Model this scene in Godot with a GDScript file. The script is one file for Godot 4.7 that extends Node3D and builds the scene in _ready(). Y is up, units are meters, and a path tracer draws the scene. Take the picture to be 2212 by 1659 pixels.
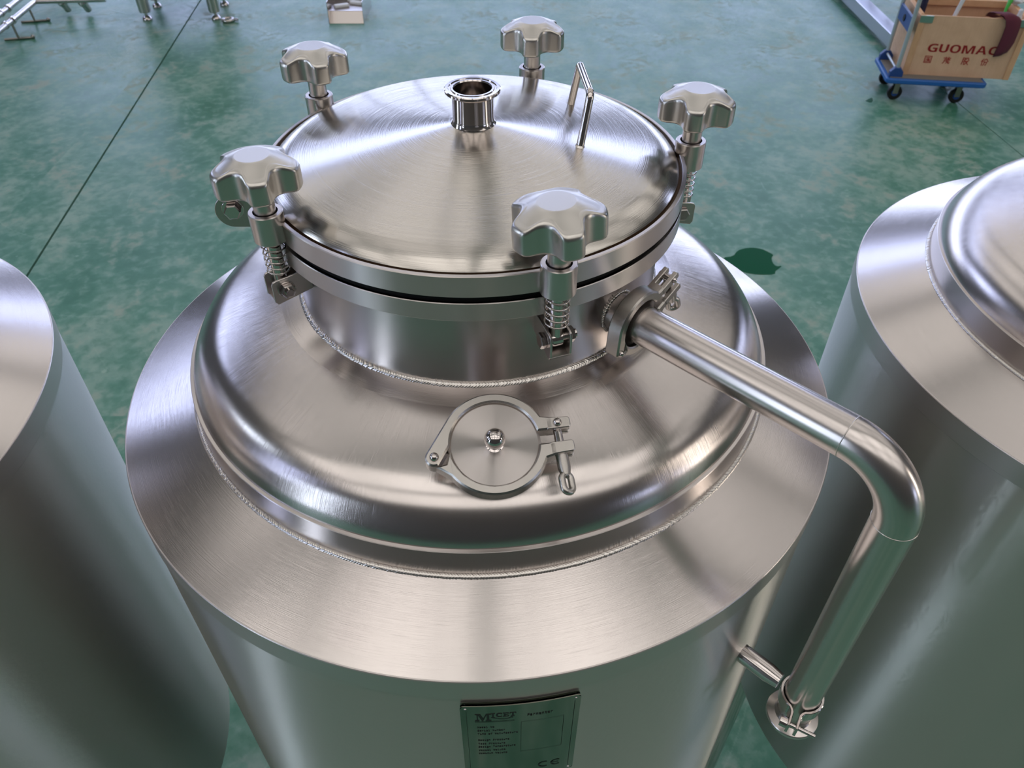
extends Node3D

# Sizes in metres, y up. The origin lies on the floor under the middle tank's axis.
const CAM_AT := Vector3(0.0364, 2.3, 0.7064)
const PITCH := 42.58
const ROLL := 0.09
const HALL := Vector3(9.0, 9.6, 13.0)   # half width, ceiling height, distance to the far wall
const RIGHT := 13.5                     # distance to the right wall
const BACK := 9.0                       # distance to the wall behind the camera

var used := {}
var M := {}


class MB:
	var v := PackedVector3Array()
	var n := PackedVector3Array()
	var uv := PackedVector2Array()
	var ix := PackedInt32Array()
	var T := Transform3D.IDENTITY

	func add(p: Vector3, nn: Vector3, u: Vector2) -> int:
		v.append(T * p)
		n.append((T.basis * nn).normalized())
		uv.append(u)
		return v.size() - 1

	func tri(a: int, b: int, c: int) -> void:
		if (v[c] - v[a]).cross(v[b] - v[a]).dot(n[a] + n[b] + n[c]) < 0.0:
			ix.append_array(PackedInt32Array([a, c, b]))
		else:
			ix.append_array(PackedInt32Array([a, b, c]))

	func quad(a: int, b: int, c: int, d: int) -> void:
		tri(a, b, c)
		tri(a, c, d)

	# profile of (radius, height), walked from the top centre outwards and down
	func lathe(pr: Array, seg := 96, crease := 32.0, a0 := 0.0, a1 := TAU) -> void:
		var pts: Array[Vector2] = []
		for q in pr:
			if pts.is_empty() or pts[-1].distance_to(q) > 1e-7:
				pts.append(q)
		var rows := []
		var u := 0.0
		var far := 0.0
		for q in pts:
			far = maxf(far, q.x)
		for i in pts.size():
			var na := Vector2.ZERO
			var nb := Vector2.ZERO
			if i > 0:
				var d: Vector2 = (pts[i] - pts[i - 1])
				u += d.length()
				d = d.normalized()
				na = Vector2(-d.y, d.x)
			if i < pts.size() - 1:
				var e: Vector2 = (pts[i + 1] - pts[i]).normalized()
				nb = Vector2(-e.y, e.x)
			if i == 0:
				rows.append([pts[i], nb, u, true])
			elif i == pts.size() - 1:
				rows.append([pts[i], na, u, false])
			elif na.dot(nb) < cos(deg_to_rad(crease)):
				rows.append([pts[i], na, u, false])
				rows.append([pts[i], nb, u, true])
			else:
				rows.append([pts[i], (na + nb).normalized(), u, true])
		var first := v.size()
		for r in rows:
			var q: Vector2 = r[0]
			var m: Vector2 = r[1]
			for k in seg + 1:
				var a := a0 + (a1 - a0) * k / seg
				add(Vector3(q.x * sin(a), q.y, q.x * cos(a)), Vector3(m.x * sin(a), m.y, m.x * cos(a)), Vector2(r[2], a * far))
		for i in rows.size() - 1:
			if not rows[i][3]:
				continue
			for k in seg:
				var b := first + i * (seg + 1) + k
				quad(b, b + 1, b + seg + 2, b + seg + 1)

	# rows of points -> a smooth surface; flip turns its outside round
	func grid(rows: Array, wrap := true, flip := false) -> void:
		var first := v.size()
		var R := rows.size()
		var C: int = rows[0].size()
		for i in R:
			for k in C:
				var up: Vector3 = rows[mini(i + 1, R - 1)][k] - rows[maxi(i - 1, 0)][k]
				var k1 := (k + 1) % C if wrap else mini(k + 1, C - 1)
				var k0 := (k - 1 + C) % C if wrap else maxi(k - 1, 0)
				var ac: Vector3 = rows[i][k1] - rows[i][k0]
				var nn := up.cross(ac)
				if nn.length_squared() < 1e-20:
					nn = Vector3.UP
				if flip:
					nn = -nn
				add(rows[i][k], nn.normalized(), Vector2(float(k) / C, float(i) / R))
		for i in R - 1:
			for k in (C if wrap else C - 1):
				var k2 := (k + 1) % C
				quad(first + i * C + k, first + i * C + k2, first + (i + 1) * C + k2, first + (i + 1) * C + k)

	func sweep(path: PackedVector3Array, rad: Variant, seg := 20, caps := true, closed := false) -> void:
		var N := path.size()
		var t0 := (path[1] - path[0]).normalized()
		var x := t0.cross(Vector3.UP if absf(t0.y) < 0.9 else Vector3.RIGHT).normalized()
		var first := v.size()
		var u := 0.0
		for i in N:
			var t := (path[mini(i + 1, N - 1)] - path[maxi(i - 1, 0)]).normalized()
			if closed:
				t = (path[(i + 1) % N] - path[(i - 1 + N) % N]).normalized()
			x = (x - t * x.dot(t)).normalized()
			var y := t.cross(x)
			var r: float = rad if rad is float else rad[i]
			if i > 0:
				u += path[i].distance_to(path[i - 1])
			for k in seg + 1:
				var a := TAU * k / seg
				var nn := x * cos(a) + y * sin(a)
				add(path[i] + nn * r, nn, Vector2(u, a * r))
		for i in (N if closed else N - 1):
			for k in seg:
				var b := first + i * (seg + 1) + k
				var c := first + ((i + 1) % N) * (seg + 1) + k
				quad(b, b + 1, c + 1, c)
		if caps and not closed:
			for e in [0, N - 1]:
				var t := (path[1] - path[0]).normalized() * -1.0 if e == 0 else (path[N - 1] - path[N - 2]).normalized()
				var c := add(path[e], t, Vector2.ZERO)
				var ring := []
				for k in seg + 1:
					var p: Vector3 = T.affine_inverse() * v[first + e * (seg + 1) + k]
					ring.append(add(p, t, Vector2.ZERO))
				for k in seg:
					tri(c, ring[k], ring[k + 1])

	func rod(a: Vector3, b: Vector3, r: float, seg := 20, bev := 0.0) -> void:
		if bev <= 0.0:
			sweep(PackedVector3Array([a, b]), r, seg)
			return
		var d := (b - a).normalized()
		sweep(PackedVector3Array([a, a + d * bev * 0.3, a + d * bev, b - d * bev, b - d * bev * 0.3, b]), [r - bev, r - bev * 0.3, r, r, r - bev * 0.3, r - bev], seg)

	func extrude(poly: PackedVector2Array, z0: float, z1: float, bev := 0.0) -> void:
		var P := poly
		if Geometry2D.is_polygon_clockwise(P):
			P = P.duplicate()
			P.reverse()
		var N := P.size()
		var Q := PackedVector2Array()
		for i in N:
			var a := (P[i] - P[(i - 1 + N) % N]).normalized()
			var b := (P[(i + 1) % N] - P[i]).normalized()
			var na := Vector2(-a.y, a.x)
			var nb := Vector2(-b.y, b.x)
			var m := na + nb
			m = na if m.length() < 1e-4 else m.normalized()
			Q.append(P[i] + m * bev / maxf(0.4, m.dot(na)))
		var tris := Geometry2D.triangulate_polygon(Q)
		if tris.is_empty():
			Q = P
			tris = Geometry2D.triangulate_polygon(P)
		for side in [[z1, Vector3.BACK], [z0, Vector3.FORWARD]]:
			var first := v.size()
			for q in Q:
				add(Vector3(q.x, q.y, side[0]), side[1], q)
			for k in range(0, tris.size(), 3):
				tri(first + tris[k], first + tris[k + 1], first + tris[k + 2])
		for i in N:
			var j := (i + 1) % N
			var d := (P[j] - P[i]).normalized()
			var nn := Vector3(d.y, -d.x, 0)
			# smooth the wall where the outline curves gently
			var dp := (P[i] - P[(i - 1 + N) % N]).normalized()
			var dn := (P[(j + 1) % N] - P[j]).normalized()
			var n0 := nn if dp.dot(d) < 0.85 else (nn + Vector3(dp.y, -dp.x, 0)).normalized()
			var n1 := nn if dn.dot(d) < 0.85 else (nn + Vector3(dn.y, -dn.x, 0)).normalized()
			var lo := z0 + bev
			var hi := z1 - bev
			quad(add(Vector3(P[i].x, P[i].y, lo), n0, Vector2.ZERO), add(Vector3(P[j].x, P[j].y, lo), n1, Vector2.RIGHT), add(Vector3(P[j].x, P[j].y, hi), n1, Vector2.ONE), add(Vector3(P[i].x, P[i].y, hi), n0, Vector2.DOWN))
			if bev > 0.0:
				for s in [[hi, z1, 1.0], [lo, z0, -1.0]]:
					var m0 := (n0 + Vector3(0, 0, s[2])).normalized()
					var m1 := (n1 + Vector3(0, 0, s[2])).normalized()
					quad(add(Vector3(P[i].x, P[i].y, s[0]), m0, Vector2.ZERO), add(Vector3(P[j].x, P[j].y, s[0]), m1, Vector2.RIGHT), add(Vector3(Q[j].x, Q[j].y, s[1]), m1, Vector2.ONE), add(Vector3(Q[i].x, Q[i].y, s[1]), m0, Vector2.DOWN))

	func box(c: Vector3, s: Vector3, bev := 0.0) -> void:
		var h := s / 2.0
		var keep := T
		T = T * Transform3D(Basis.IDENTITY, c)
		var P := PackedVector2Array([Vector2(-h.x, -h.y), Vector2(h.x, -h.y), Vector2(h.x, h.y), Vector2(-h.x, h.y)])
		if bev > 0.0:
			P = PackedVector2Array([Vector2(-h.x + bev, -h.y), Vector2(h.x - bev, -h.y), Vector2(h.x, -h.y + bev), Vector2(h.x, h.y - bev), Vector2(h.x - bev, h.y), Vector2(-h.x + bev, h.y), Vector2(-h.x, h.y - bev), Vector2(-h.x, -h.y + bev)])
		extrude(P, -h.z, h.z, bev)
		T = keep

	func ball(c: Vector3, r: float, seg := 32) -> void:
		var keep := T
		T = T * Transform3D(Basis.IDENTITY, c)
		var pr := []
		for i in seg / 2 + 1:
			var a := PI * i / (seg / 2)
			pr.append(Vector2(r * sin(a), r * cos(a)))
		lathe(pr, seg, 60.0)
		T = keep

	func mesh() -> ArrayMesh:
		var a := []
		a.resize(Mesh.ARRAY_MAX)
		a[Mesh.ARRAY_VERTEX] = v
		a[Mesh.ARRAY_NORMAL] = n
		a[Mesh.ARRAY_TEX_UV] = uv
		a[Mesh.ARRAY_INDEX] = ix
		var m := ArrayMesh.new()
		m.add_surface_from_arrays(Mesh.PRIMITIVE_TRIANGLES, a)
		return m


# ---------------------------------------------------------------- nodes

func numbered(called: String) -> String:
	var k: int = used.get(called, -1) + 1
	used[called] = k
	return called if k == 0 else "%s_%03d" % [called, k]


func tag(o: Node3D, label: String, category: String, group := "") -> Node3D:
	o.set_meta("label", label)
	o.set_meta("category", category)
	if group:
		o.set_meta("group", group)
	return o


func thing(called: String, label: String, category: String, at := Vector3.ZERO, turn := 0.0, group := "") -> Node3D:
	var o := Node3D.new()
	o.name = numbered(called)
	add_child(o)
	o.position = at
	o.rotation.y = turn
	tag(o, label, category, group)
	return o


func part(parent: Node3D, called: String, shape: Variant, mat: Material, label := "") -> MeshInstance3D:
	var o := MeshInstance3D.new()
	o.name = called
	o.mesh = shape.mesh() if shape is MB else shape
	o.material_override = mat
	parent.add_child(o, true)
	if label:
		o.set_meta("label", label)
	return o


func struct(called: String, shape: Variant, mat: Material, label: String, parent: Node3D = null) -> MeshInstance3D:
	var o := part(parent if parent else self, called, shape, mat)
	o.set_meta("kind", "structure")
	o.set_meta("label", label)
	return o


# frame on a tank: x along the rim, y up, z outwards
func polar(deg: float, r: float, y: float) -> Transform3D:
	var a := deg_to_rad(deg)
	return Transform3D(Basis(Vector3(cos(a), 0, -sin(a)), Vector3.UP, Vector3(sin(a), 0, cos(a))), Vector3(r * sin(a), y, r * cos(a)))


func arc(c: Vector2, r: float, d0: float, d1: float, k: int) -> PackedVector2Array:
	var out := PackedVector2Array()
	for i in k + 1:
		var a := deg_to_rad(d0 + (d1 - d0) * i / k)
		out.append(c + Vector2(cos(a), sin(a)) * r)
	return out


func hexagon(r: float) -> PackedVector2Array:
	return arc(Vector2.ZERO, r, 0, 300, 5)


func bend(pts: Array, rad: float, k := 12) -> PackedVector3Array:
	var out := PackedVector3Array([pts[0]])
	for i in range(1, pts.size() - 1):
		var p: Vector3 = pts[i]
		var a: Vector3 = (pts[i - 1] - p).normalized()
		var b: Vector3 = (pts[i + 1] - p).normalized()
		var half := acos(clampf(a.dot(b), -1, 1)) / 2.0
		var cut := rad / tan(half)
		var c := p + (a + b).normalized() * (rad / sin(half))
		var s := p + a * cut - c
		var e := p + b * cut - c
		for j in k + 1:
			out.append(c + s.slerp(e, float(j) / k))
	out.append(pts[-1])
	return out


# ---------------------------------------------------------------- materials

func plain(c: Color, rough := 0.6, metal := 0.0) -> StandardMaterial3D:
	var m := StandardMaterial3D.new()
	m.albedo_color = c
	m.roughness = rough
	m.metallic = metal
	return m


func steel(rough: float, aniso := 0.0, c := Color(0.82, 0.792, 0.78)) -> StandardMaterial3D:
	var m := plain(c, rough, 1.0)
	if aniso != 0.0:
		m.anisotropy_enabled = true
		m.anisotropy = aniso
	return m


# fine scratches that run along v (the image's height); the grain lies across u
func streaks(side: int, long: int, s: int) -> Image:
	var rng := RandomNumberGenerator.new()
	rng.seed = s
	var sum := PackedFloat32Array()
	sum.resize(side * side)
	for o in [[1, 1, 0.5], [1, 4, 0.35], [3, 2, 0.25]]:
		var w: int = side / int(o[0])
		var h: int = maxi(2, side / (long * int(o[1])))
		var im := Image.create(w, h, false, Image.FORMAT_RF)
		for y in h:
			for x in w:
				im.set_pixel(x, y, Color(rng.randf(), 0, 0))
		im.resize(side, side, Image.INTERPOLATE_CUBIC)
		var d := im.get_data().to_float32_array()
		for i in sum.size():
			sum[i] += (d[i] - 0.5) * float(o[2])
	var out := PackedByteArray()
	out.resize(side * side)
	for i in sum.size():
		out[i] = int(clampf(0.5 + sum[i] * 0.9, 0, 1) * 255.0)
	return Image.create_from_data(side, side, false, Image.FORMAT_L8, out)


func brushed(rough: float, aniso: float, tex: Texture2D, scale: Vector3, bump: float, c := Color(0.82, 0.792, 0.78)) -> StandardMaterial3D:
	var m := steel(rough, aniso, c)
	m.heightmap_enabled = true
	m.heightmap_texture = tex
	m.heightmap_scale = bump
	m.uv1_scale = scale
	return m


func noise_bytes(side: int, freq: float, s: int, oct := 5, warp := 0.0) -> PackedByteArray:
	var f := FastNoiseLite.new()
	f.noise_type = FastNoiseLite.TYPE_SIMPLEX
	f.seed = s
	f.frequency = freq
	f.fractal_octaves = oct
	if warp > 0.0:
		f.domain_warp_enabled = true
		f.domain_warp_amplitude = warp
		f.domain_warp_frequency = freq * 1.5
	var im := f.get_image(side, side, false, false, true)
	im.convert(Image.FORMAT_L8)
	return im.get_data()


func floor_paint() -> Array:
	var S := 1800
	var a := noise_bytes(S, 0.0035, 3, 6, 60.0)
	var b := noise_bytes(S, 0.012, 5, 6, 30.0)
	var c := noise_bytes(S, 0.045, 9, 5, 12.0)
	var e := noise_bytes(S, 0.006, 17, 5, 80.0)
	var marks := PackedFloat32Array()
	marks.resize(S * S)
	var rng := RandomNumberGenerator.new()
	rng.seed = 21
	for i in 520:   # scuffs and scratches worn into the paint
		var p := Vector2(rng.randf() * S, rng.randf() * S)
		var d := Vector2.from_angle(rng.randf() * TAU)
		var turn := rng.randf_range(-0.006, 0.006)
		var long := int(rng.randf_range(20, 260) * (1.0 if rng.randf() < 0.2 else 0.3))
		var w := rng.randf_range(0.25, 0.75)
		var thick := 2 if rng.randf() < 0.2 else 1
		for k in long:
			p += d
			d = d.rotated(turn)
			if rng.randf() < 0.12:
				continue
			for ox in thick:
				var x := posmod(int(p.x) + ox, S)
				var y := posmod(int(p.y), S)
				marks[y * S + x] = maxf(marks[y * S + x], w)
	for i in 240:   # pale chips and drops
		var p := Vector2(rng.randf() * S, rng.randf() * S)
		var r := rng.randf_range(1.0, 3.2)
		var w := rng.randf_range(0.3, 0.85)
		for dy in range(-4, 5):
			for dx in range(-4, 5):
				if Vector2(dx, dy * rng.randf_range(0.9, 1.4)).length() < r:
					marks[posmod(int(p.y) + dy, S) * S + posmod(int(p.x) + dx, S)] = w
	var col := PackedByteArray()
	col.resize(S * S * 3)
	var rough := PackedByteArray()
	rough.resize(S * S)
	var green := Color8(74, 127, 106)
	var deep := Color8(44, 104, 80)
	var haze := Color8(124, 154, 138)
	var dust := Color8(150, 150, 136)
	for i in S * S:
		var va := a[i] / 255.0
		var vb := b[i] / 255.0
		var vc := c[i] / 255.0
		var ve := e[i] / 255.0
		var k := green.lerp(haze, clampf((va * 0.5 + vb * 0.5 - 0.42) * 3.2, 0, 1) * 0.95)
		k = k.lerp(deep, clampf((0.44 - vb * 0.5 - va * 0.5) * 2.6, 0, 1))
		var du := clampf((ve * 0.5 + vc * 0.5 - 0.54) * 5.0, 0, 1) * clampf((vb - 0.35) * 3.0, 0, 1)
		k = k.lerp(dust, du * 0.65)
		k = k.lerp(haze.lightened(0.1), clampf((vc - 0.50) * 3.0, 0, 1) * 0.45)
		k = k.lerp(deep, clampf((0.44 - vc) * 3.0, 0, 1) * 0.4)
		var mk := marks[i]
		if mk > 0.0:
			k = k.lerp(Color8(160, 180, 166), mk * 0.55)
		col[i * 3] = int(k.r * 255.0)
		col[i * 3 + 1] = int(k.g * 255.0)
		col[i * 3 + 2] = int(k.b * 255.0)
		rough[i] = int(clampf(0.41 + du * 0.2 + (vc - 0.5) * 0.10 + (va - 0.5) * 0.15, 0.25, 0.9) * 255.0)
	return [ImageTexture.create_from_image(Image.create_from_data(S, S, false, Image.FORMAT_RGB8, col)), ImageTexture.create_from_image(Image.create_from_data(S, S, false, Image.FORMAT_L8, rough))]


func wood_paint() -> Texture2D:
	var S := 512
	var a := streaks(S, 40, 77).get_data()
	var b := noise_bytes(S, 0.008, 31, 5, 20.0)
	var col := PackedByteArray()
	col.resize(S * S * 3)
	for i in S * S:
		var k := Color8(222, 184, 152).lerp(Color8(200, 160, 128), clampf(a[i] / 255.0 * 0.6 + b[i] / 255.0 * 0.5 - 0.15, 0, 1))
		col[i * 3] = int(k.r * 255.0)
		col[i * 3 + 1] = int(k.g * 255.0)
		col[i * 3 + 2] = int(k.b * 255.0)
	return ImageTexture.create_from_image(Image.create_from_data(S, S, false, Image.FORMAT_RGB8, col))


func make_materials() -> void:
	var st := ImageTexture.create_from_image(streaks(1024, 64, 1))
	var st2 := ImageTexture.create_from_image(streaks(1024, 24, 2))
	var turned := streaks(1024, 24, 5)
	turned.rotate_90(CLOCKWISE)
	var st3 := ImageTexture.create_from_image(turned)
	var mottle := NoiseTexture2D.new()
	mottle.width = 512
	mottle.height = 512
	mottle.seamless = true
	mottle.noise = FastNoiseLite.new()
	mottle.noise.frequency = 0.02
	mottle.noise.fractal_octaves = 4
	# circumferential brushing blurs reflections along the profile (u), radial brushing along the rim
	M.lid = brushed(0.20, 0.75, st, Vector3(5, 0.8, 1), 0.0075, Color(0.795, 0.775, 0.75))
	M.skirt = brushed(0.21, 0.45, st2, Vector3(8, 1.4, 1), 0.0036)
	M.dome = brushed(0.21, -0.45, st3, Vector3(1.5, 10.0, 1), 0.0036)
	M.neck = brushed(0.29, 0.80, st, Vector3(8, 1.2, 1), 0.003)
	M.band = brushed(0.40, 0.55, st, Vector3(8, 1.2, 1), 0.004)
	M.ring = brushed(0.36, 0.90, st, Vector3(9, 1.2, 1), 0.003)
	M.jacket = steel(0.315, 1.0, Color(0.81, 0.795, 0.78))
	M.jacket.heightmap_enabled = true
	M.jacket.heightmap_texture = mottle
	M.jacket.heightmap_scale = 0.010
	M.jacket.uv1_scale = Vector3(8, 8, 1)
	M.satin = steel(0.29)
	M.knob = steel(0.31, 0.0, Color(0.80, 0.785, 0.765))
	M.polish = steel(0.11)
	M.mirror = steel(0.05)
	M.pipe = steel(0.25, 0.2)
	M.turned = steel(0.30, 0.99)
	M.weld = steel(0.26, 0.0, Color(0.84, 0.82, 0.80))
	M.cast = steel(0.25, 0.0, Color(0.78, 0.76, 0.74))
	M.cast.heightmap_enabled = true
	M.cast.heightmap_texture = mottle
	M.cast.heightmap_scale = 0.009
	M.cast.uv1_triplanar = true
	M.cast.uv1_scale = Vector3(150, 150, 150)
	M.dark_steel = steel(0.35, 0.0, Color(0.62, 0.60, 0.57))
	M.inner = steel(0.3, 0.0, Color(0.60, 0.57, 0.53))
	M.plate = steel(0.08, 0.0, Color(0.54, 0.56, 0.52))
	M.ink = plain(Color(0.035, 0.04, 0.035), 0.5)
	M.gasket = plain(Color(0.03, 0.028, 0.026), 0.55)
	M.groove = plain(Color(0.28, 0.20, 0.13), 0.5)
	var fp := floor_paint()
	M.floor = plain(Color.WHITE, 1.0)
	M.floor.albedo_texture = fp[0]
	M.floor.roughness_texture = fp[1]
	M.floor.metallic_specular = 0.5
	M.joint = plain(Color(0.10, 0.09, 0.07), 0.9)
	M.wall = plain(Color(0.40, 0.40, 0.41), 0.8)
	M.back_wall = plain(Color(0.30, 0.29, 0.28), 0.8)
	M.roof = plain(Color(0.72, 0.70, 0.66), 0.7)
	M.skylight_dim = plain(Color(0.8, 0.78, 0.72), 0.6)
	M.skylight_dim.emission_enabled = true
	M.skylight_dim.emission = Color(1.0, 0.982, 0.96)
	M.skylight_dim.emission_energy_multiplier = 0.36
	M.girder = plain(Color(0.30, 0.31, 0.33), 0.6)
	M.skylight = plain(Color(0.9, 0.88, 0.82), 0.6)
	M.skylight.emission_enabled = true
	M.skylight.emission = Color(1.0, 0.982, 0.96)
	M.skylight.emission_energy_multiplier = 0.66
	M.skylight_far = M.skylight.duplicate()
	M.skylight_far.emission_energy_multiplier = 0.45
	M.warm_window = plain(Color(0.9, 0.88, 0.82), 0.6)
	M.warm_window.emission_enabled = true
	M.warm_window.emission = Color(1.0, 0.955, 0.90)
	M.warm_window.emission_energy_multiplier = 5.0
	M.cool_window = plain(Color(0.88, 0.9, 0.92), 0.6)
	M.cool_window.emission_enabled = true
	M.cool_window.emission = Color(0.86, 0.92, 1.0)
	M.cool_window.emission_energy_multiplier = 5.0
	for k in ["skylight", "skylight_far", "skylight_dim", "warm_window", "cool_window"]:
		M[k].albedo_color = Color.BLACK
		M[k].roughness = 1.0
		M[k].specular_mode = BaseMaterial3D.SPECULAR_DISABLED
	M.glass = plain(Color(0.85, 0.92, 0.95, 0.08), 0.03)
	M.glass.transparency = BaseMaterial3D.TRANSPARENCY_ALPHA
	M.frame = plain(Color(0.75, 0.77, 0.78), 0.5)
	M.blue = plain(Color(0.12, 0.37, 0.66), 0.45)
	M.blue_dark = plain(Color(0.13, 0.27, 0.52), 0.45)
	M.deck = plain(Color(0.47, 0.45, 0.43), 0.8)
	M.tube = plain(Color(0.70, 0.73, 0.75), 0.35, 0.45)
	M.rubber = plain(Color(0.035, 0.035, 0.04), 0.6)
	var wp := wood_paint()
	M.wood = plain(Color.WHITE, 0.75)
	M.wood.albedo_texture = wp
	M.wood.uv1_scale = Vector3(1.6, 1.6, 1)
	M.wood_light = plain(Color(1.0, 0.97, 0.92), 0.75)
	M.wood_light.albedo_texture = wp
	M.wood_light.uv1_scale = Vector3(2.2, 2.2, 1)
	M.red = plain(Color(0.55, 0.06, 0.06), 0.7)
	M.red_soft = plain(Color(0.66, 0.22, 0.18), 0.7)
	M.cloth = plain(Color(0.36, 0.15, 0.21), 0.95)
	M.cloth.rim_enabled = true
	M.cloth.rim = 0.3
	M.white = plain(Color(0.87, 0.88, 0.9), 0.45)
	M.green = plain(Color(0.2, 0.62, 0.2), 0.6)
	M.navy = plain(Color(0.06, 0.07, 0.22), 0.5)
	M.puddle = plain(Color(0.01, 0.30, 0.18), 0.35)
	M.puddle.metallic_specular = 0.15
	M.bracket = steel(0.3, 0.0, Color(0.72, 0.80, 0.78))
	M.bench = steel(0.32, 0.0, Color(0.74, 0.74, 0.77))


# ---------------------------------------------------------------- shapes that repeat

func knob_mesh() -> ArrayMesh:
	var b := MB.new()
	var C := 200
	var outline := PackedFloat32Array()
	for k in C:
		var a := TAU * k / C
		var r := 0.0362
		for j in 5:
			var s := TAU * j / 5.0
			var dx := 0.0396 * cos(a - s)
			var dy := 0.0396 * sin(a - s)
			var disc := 0.0140 * 0.0140 - dy * dy
			var cut := 1.0
			if disc > 0.0 and dx > 0.0:
				cut = dx - sqrt(disc)
			# smooth minimum rounds the corners of the lobes
			var h := clampf(0.5 + 0.5 * (cut - r) / 0.007, 0, 1)
			r = lerpf(cut, r, h) - 0.007 * h * (1.0 - h)
		outline.append(r)
	for pass_k in 9:
		var sm := outline.duplicate()
		for k in C:
			sm[k] = (outline[(k - 1 + C) % C] + outline[k] * 2.0 + outline[(k + 1) % C]) / 4.0
		outline = sm
	var dome := func(r: float) -> float:
		var q := maxf(0.0, r - 0.0138) / 0.0214
		return 0.0288 - 0.0092 * pow(q, 1.25)
	var rows := []
	for t in [0.0, 0.3, 0.6, 0.9, 1.0]:
		rows.append([t * 0.0135, -1.0])
	for t in [0.02, 0.08, 0.16, 0.26, 0.38, 0.5, 0.62, 0.74, 0.84, 0.92, 1.0]:
		rows.append([t, -2.0])
	var out := []
	for rw in rows:
		var line := PackedVector3Array()
		for k in C:
			var a := TAU * k / C
			var r: float
			if rw[1] == -1.0:
				r = rw[0]
			else:
				r = lerpf(0.0137, outline[k] - 0.0054, rw[0])
			line.append(Vector3(r * sin(a), dome.call(r), r * cos(a)))
		out.append(line)
	for s in [[0.0040, 0.0003], [0.0027, 0.0009], [0.0016, 0.0017], [0.0007, 0.0028], [0.0002, 0.0041], [0.0, 0.0055]]:
		var line := PackedVector3Array()
		for k in C:
			var a := TAU * k / C
			var r: float = outline[k] - s[0]
			line.append(Vector3(r * sin(a), dome.call(outline[k] - 0.0054) - s[1], r * cos(a)))
		out.append(line)
	for s in [[0.0, 0.0030], [0.0004, 0.0015], [0.0013, 0.0005], [0.0028, 0.0], [0.012, 0.0], [0.013, 0.004]]:
		var line := PackedVector3Array()
		for k in C:
			var a := TAU * k / C
			var r: float = outline[k] - s[0]
			line.append(Vector3(r * sin(a), s[1], r * cos(a)))
		out.append(line)
	b.grid(out, true, false)
	return b.mesh()


func bead(R: float, y: float, thick: float, count: int, s: int) -> MB:
	var b := MB.new()
	var rng := RandomNumberGenerator.new()
	rng.seed = s
	var sub := 4
	var rows := []
	var ring := 8
	var line := []
	for k in count:
		var w := thick * rng.randf_range(0.94, 1.06)
		for j in sub:
			line.append([w * [0.93, 0.985, 1.02, 1.0][j], (k + float(j) / sub) / count * TAU])
	for i in ring + 1:
		var t := TAU * i / ring
		var row := PackedVector3Array()
		for q in line:
			var a: float = q[1] - sin(t) * 0.0 + (0.0030 * cos(2.0 * (t - 0.79))) / R
			var r: float = R + q[0] * cos(t)
			row.append(Vector3(r * sin(a), y + q[0] * 0.8 * sin(t), r * cos(a)))
		rows.append(row)
	b.grid(rows, true, true)
	return b


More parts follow.
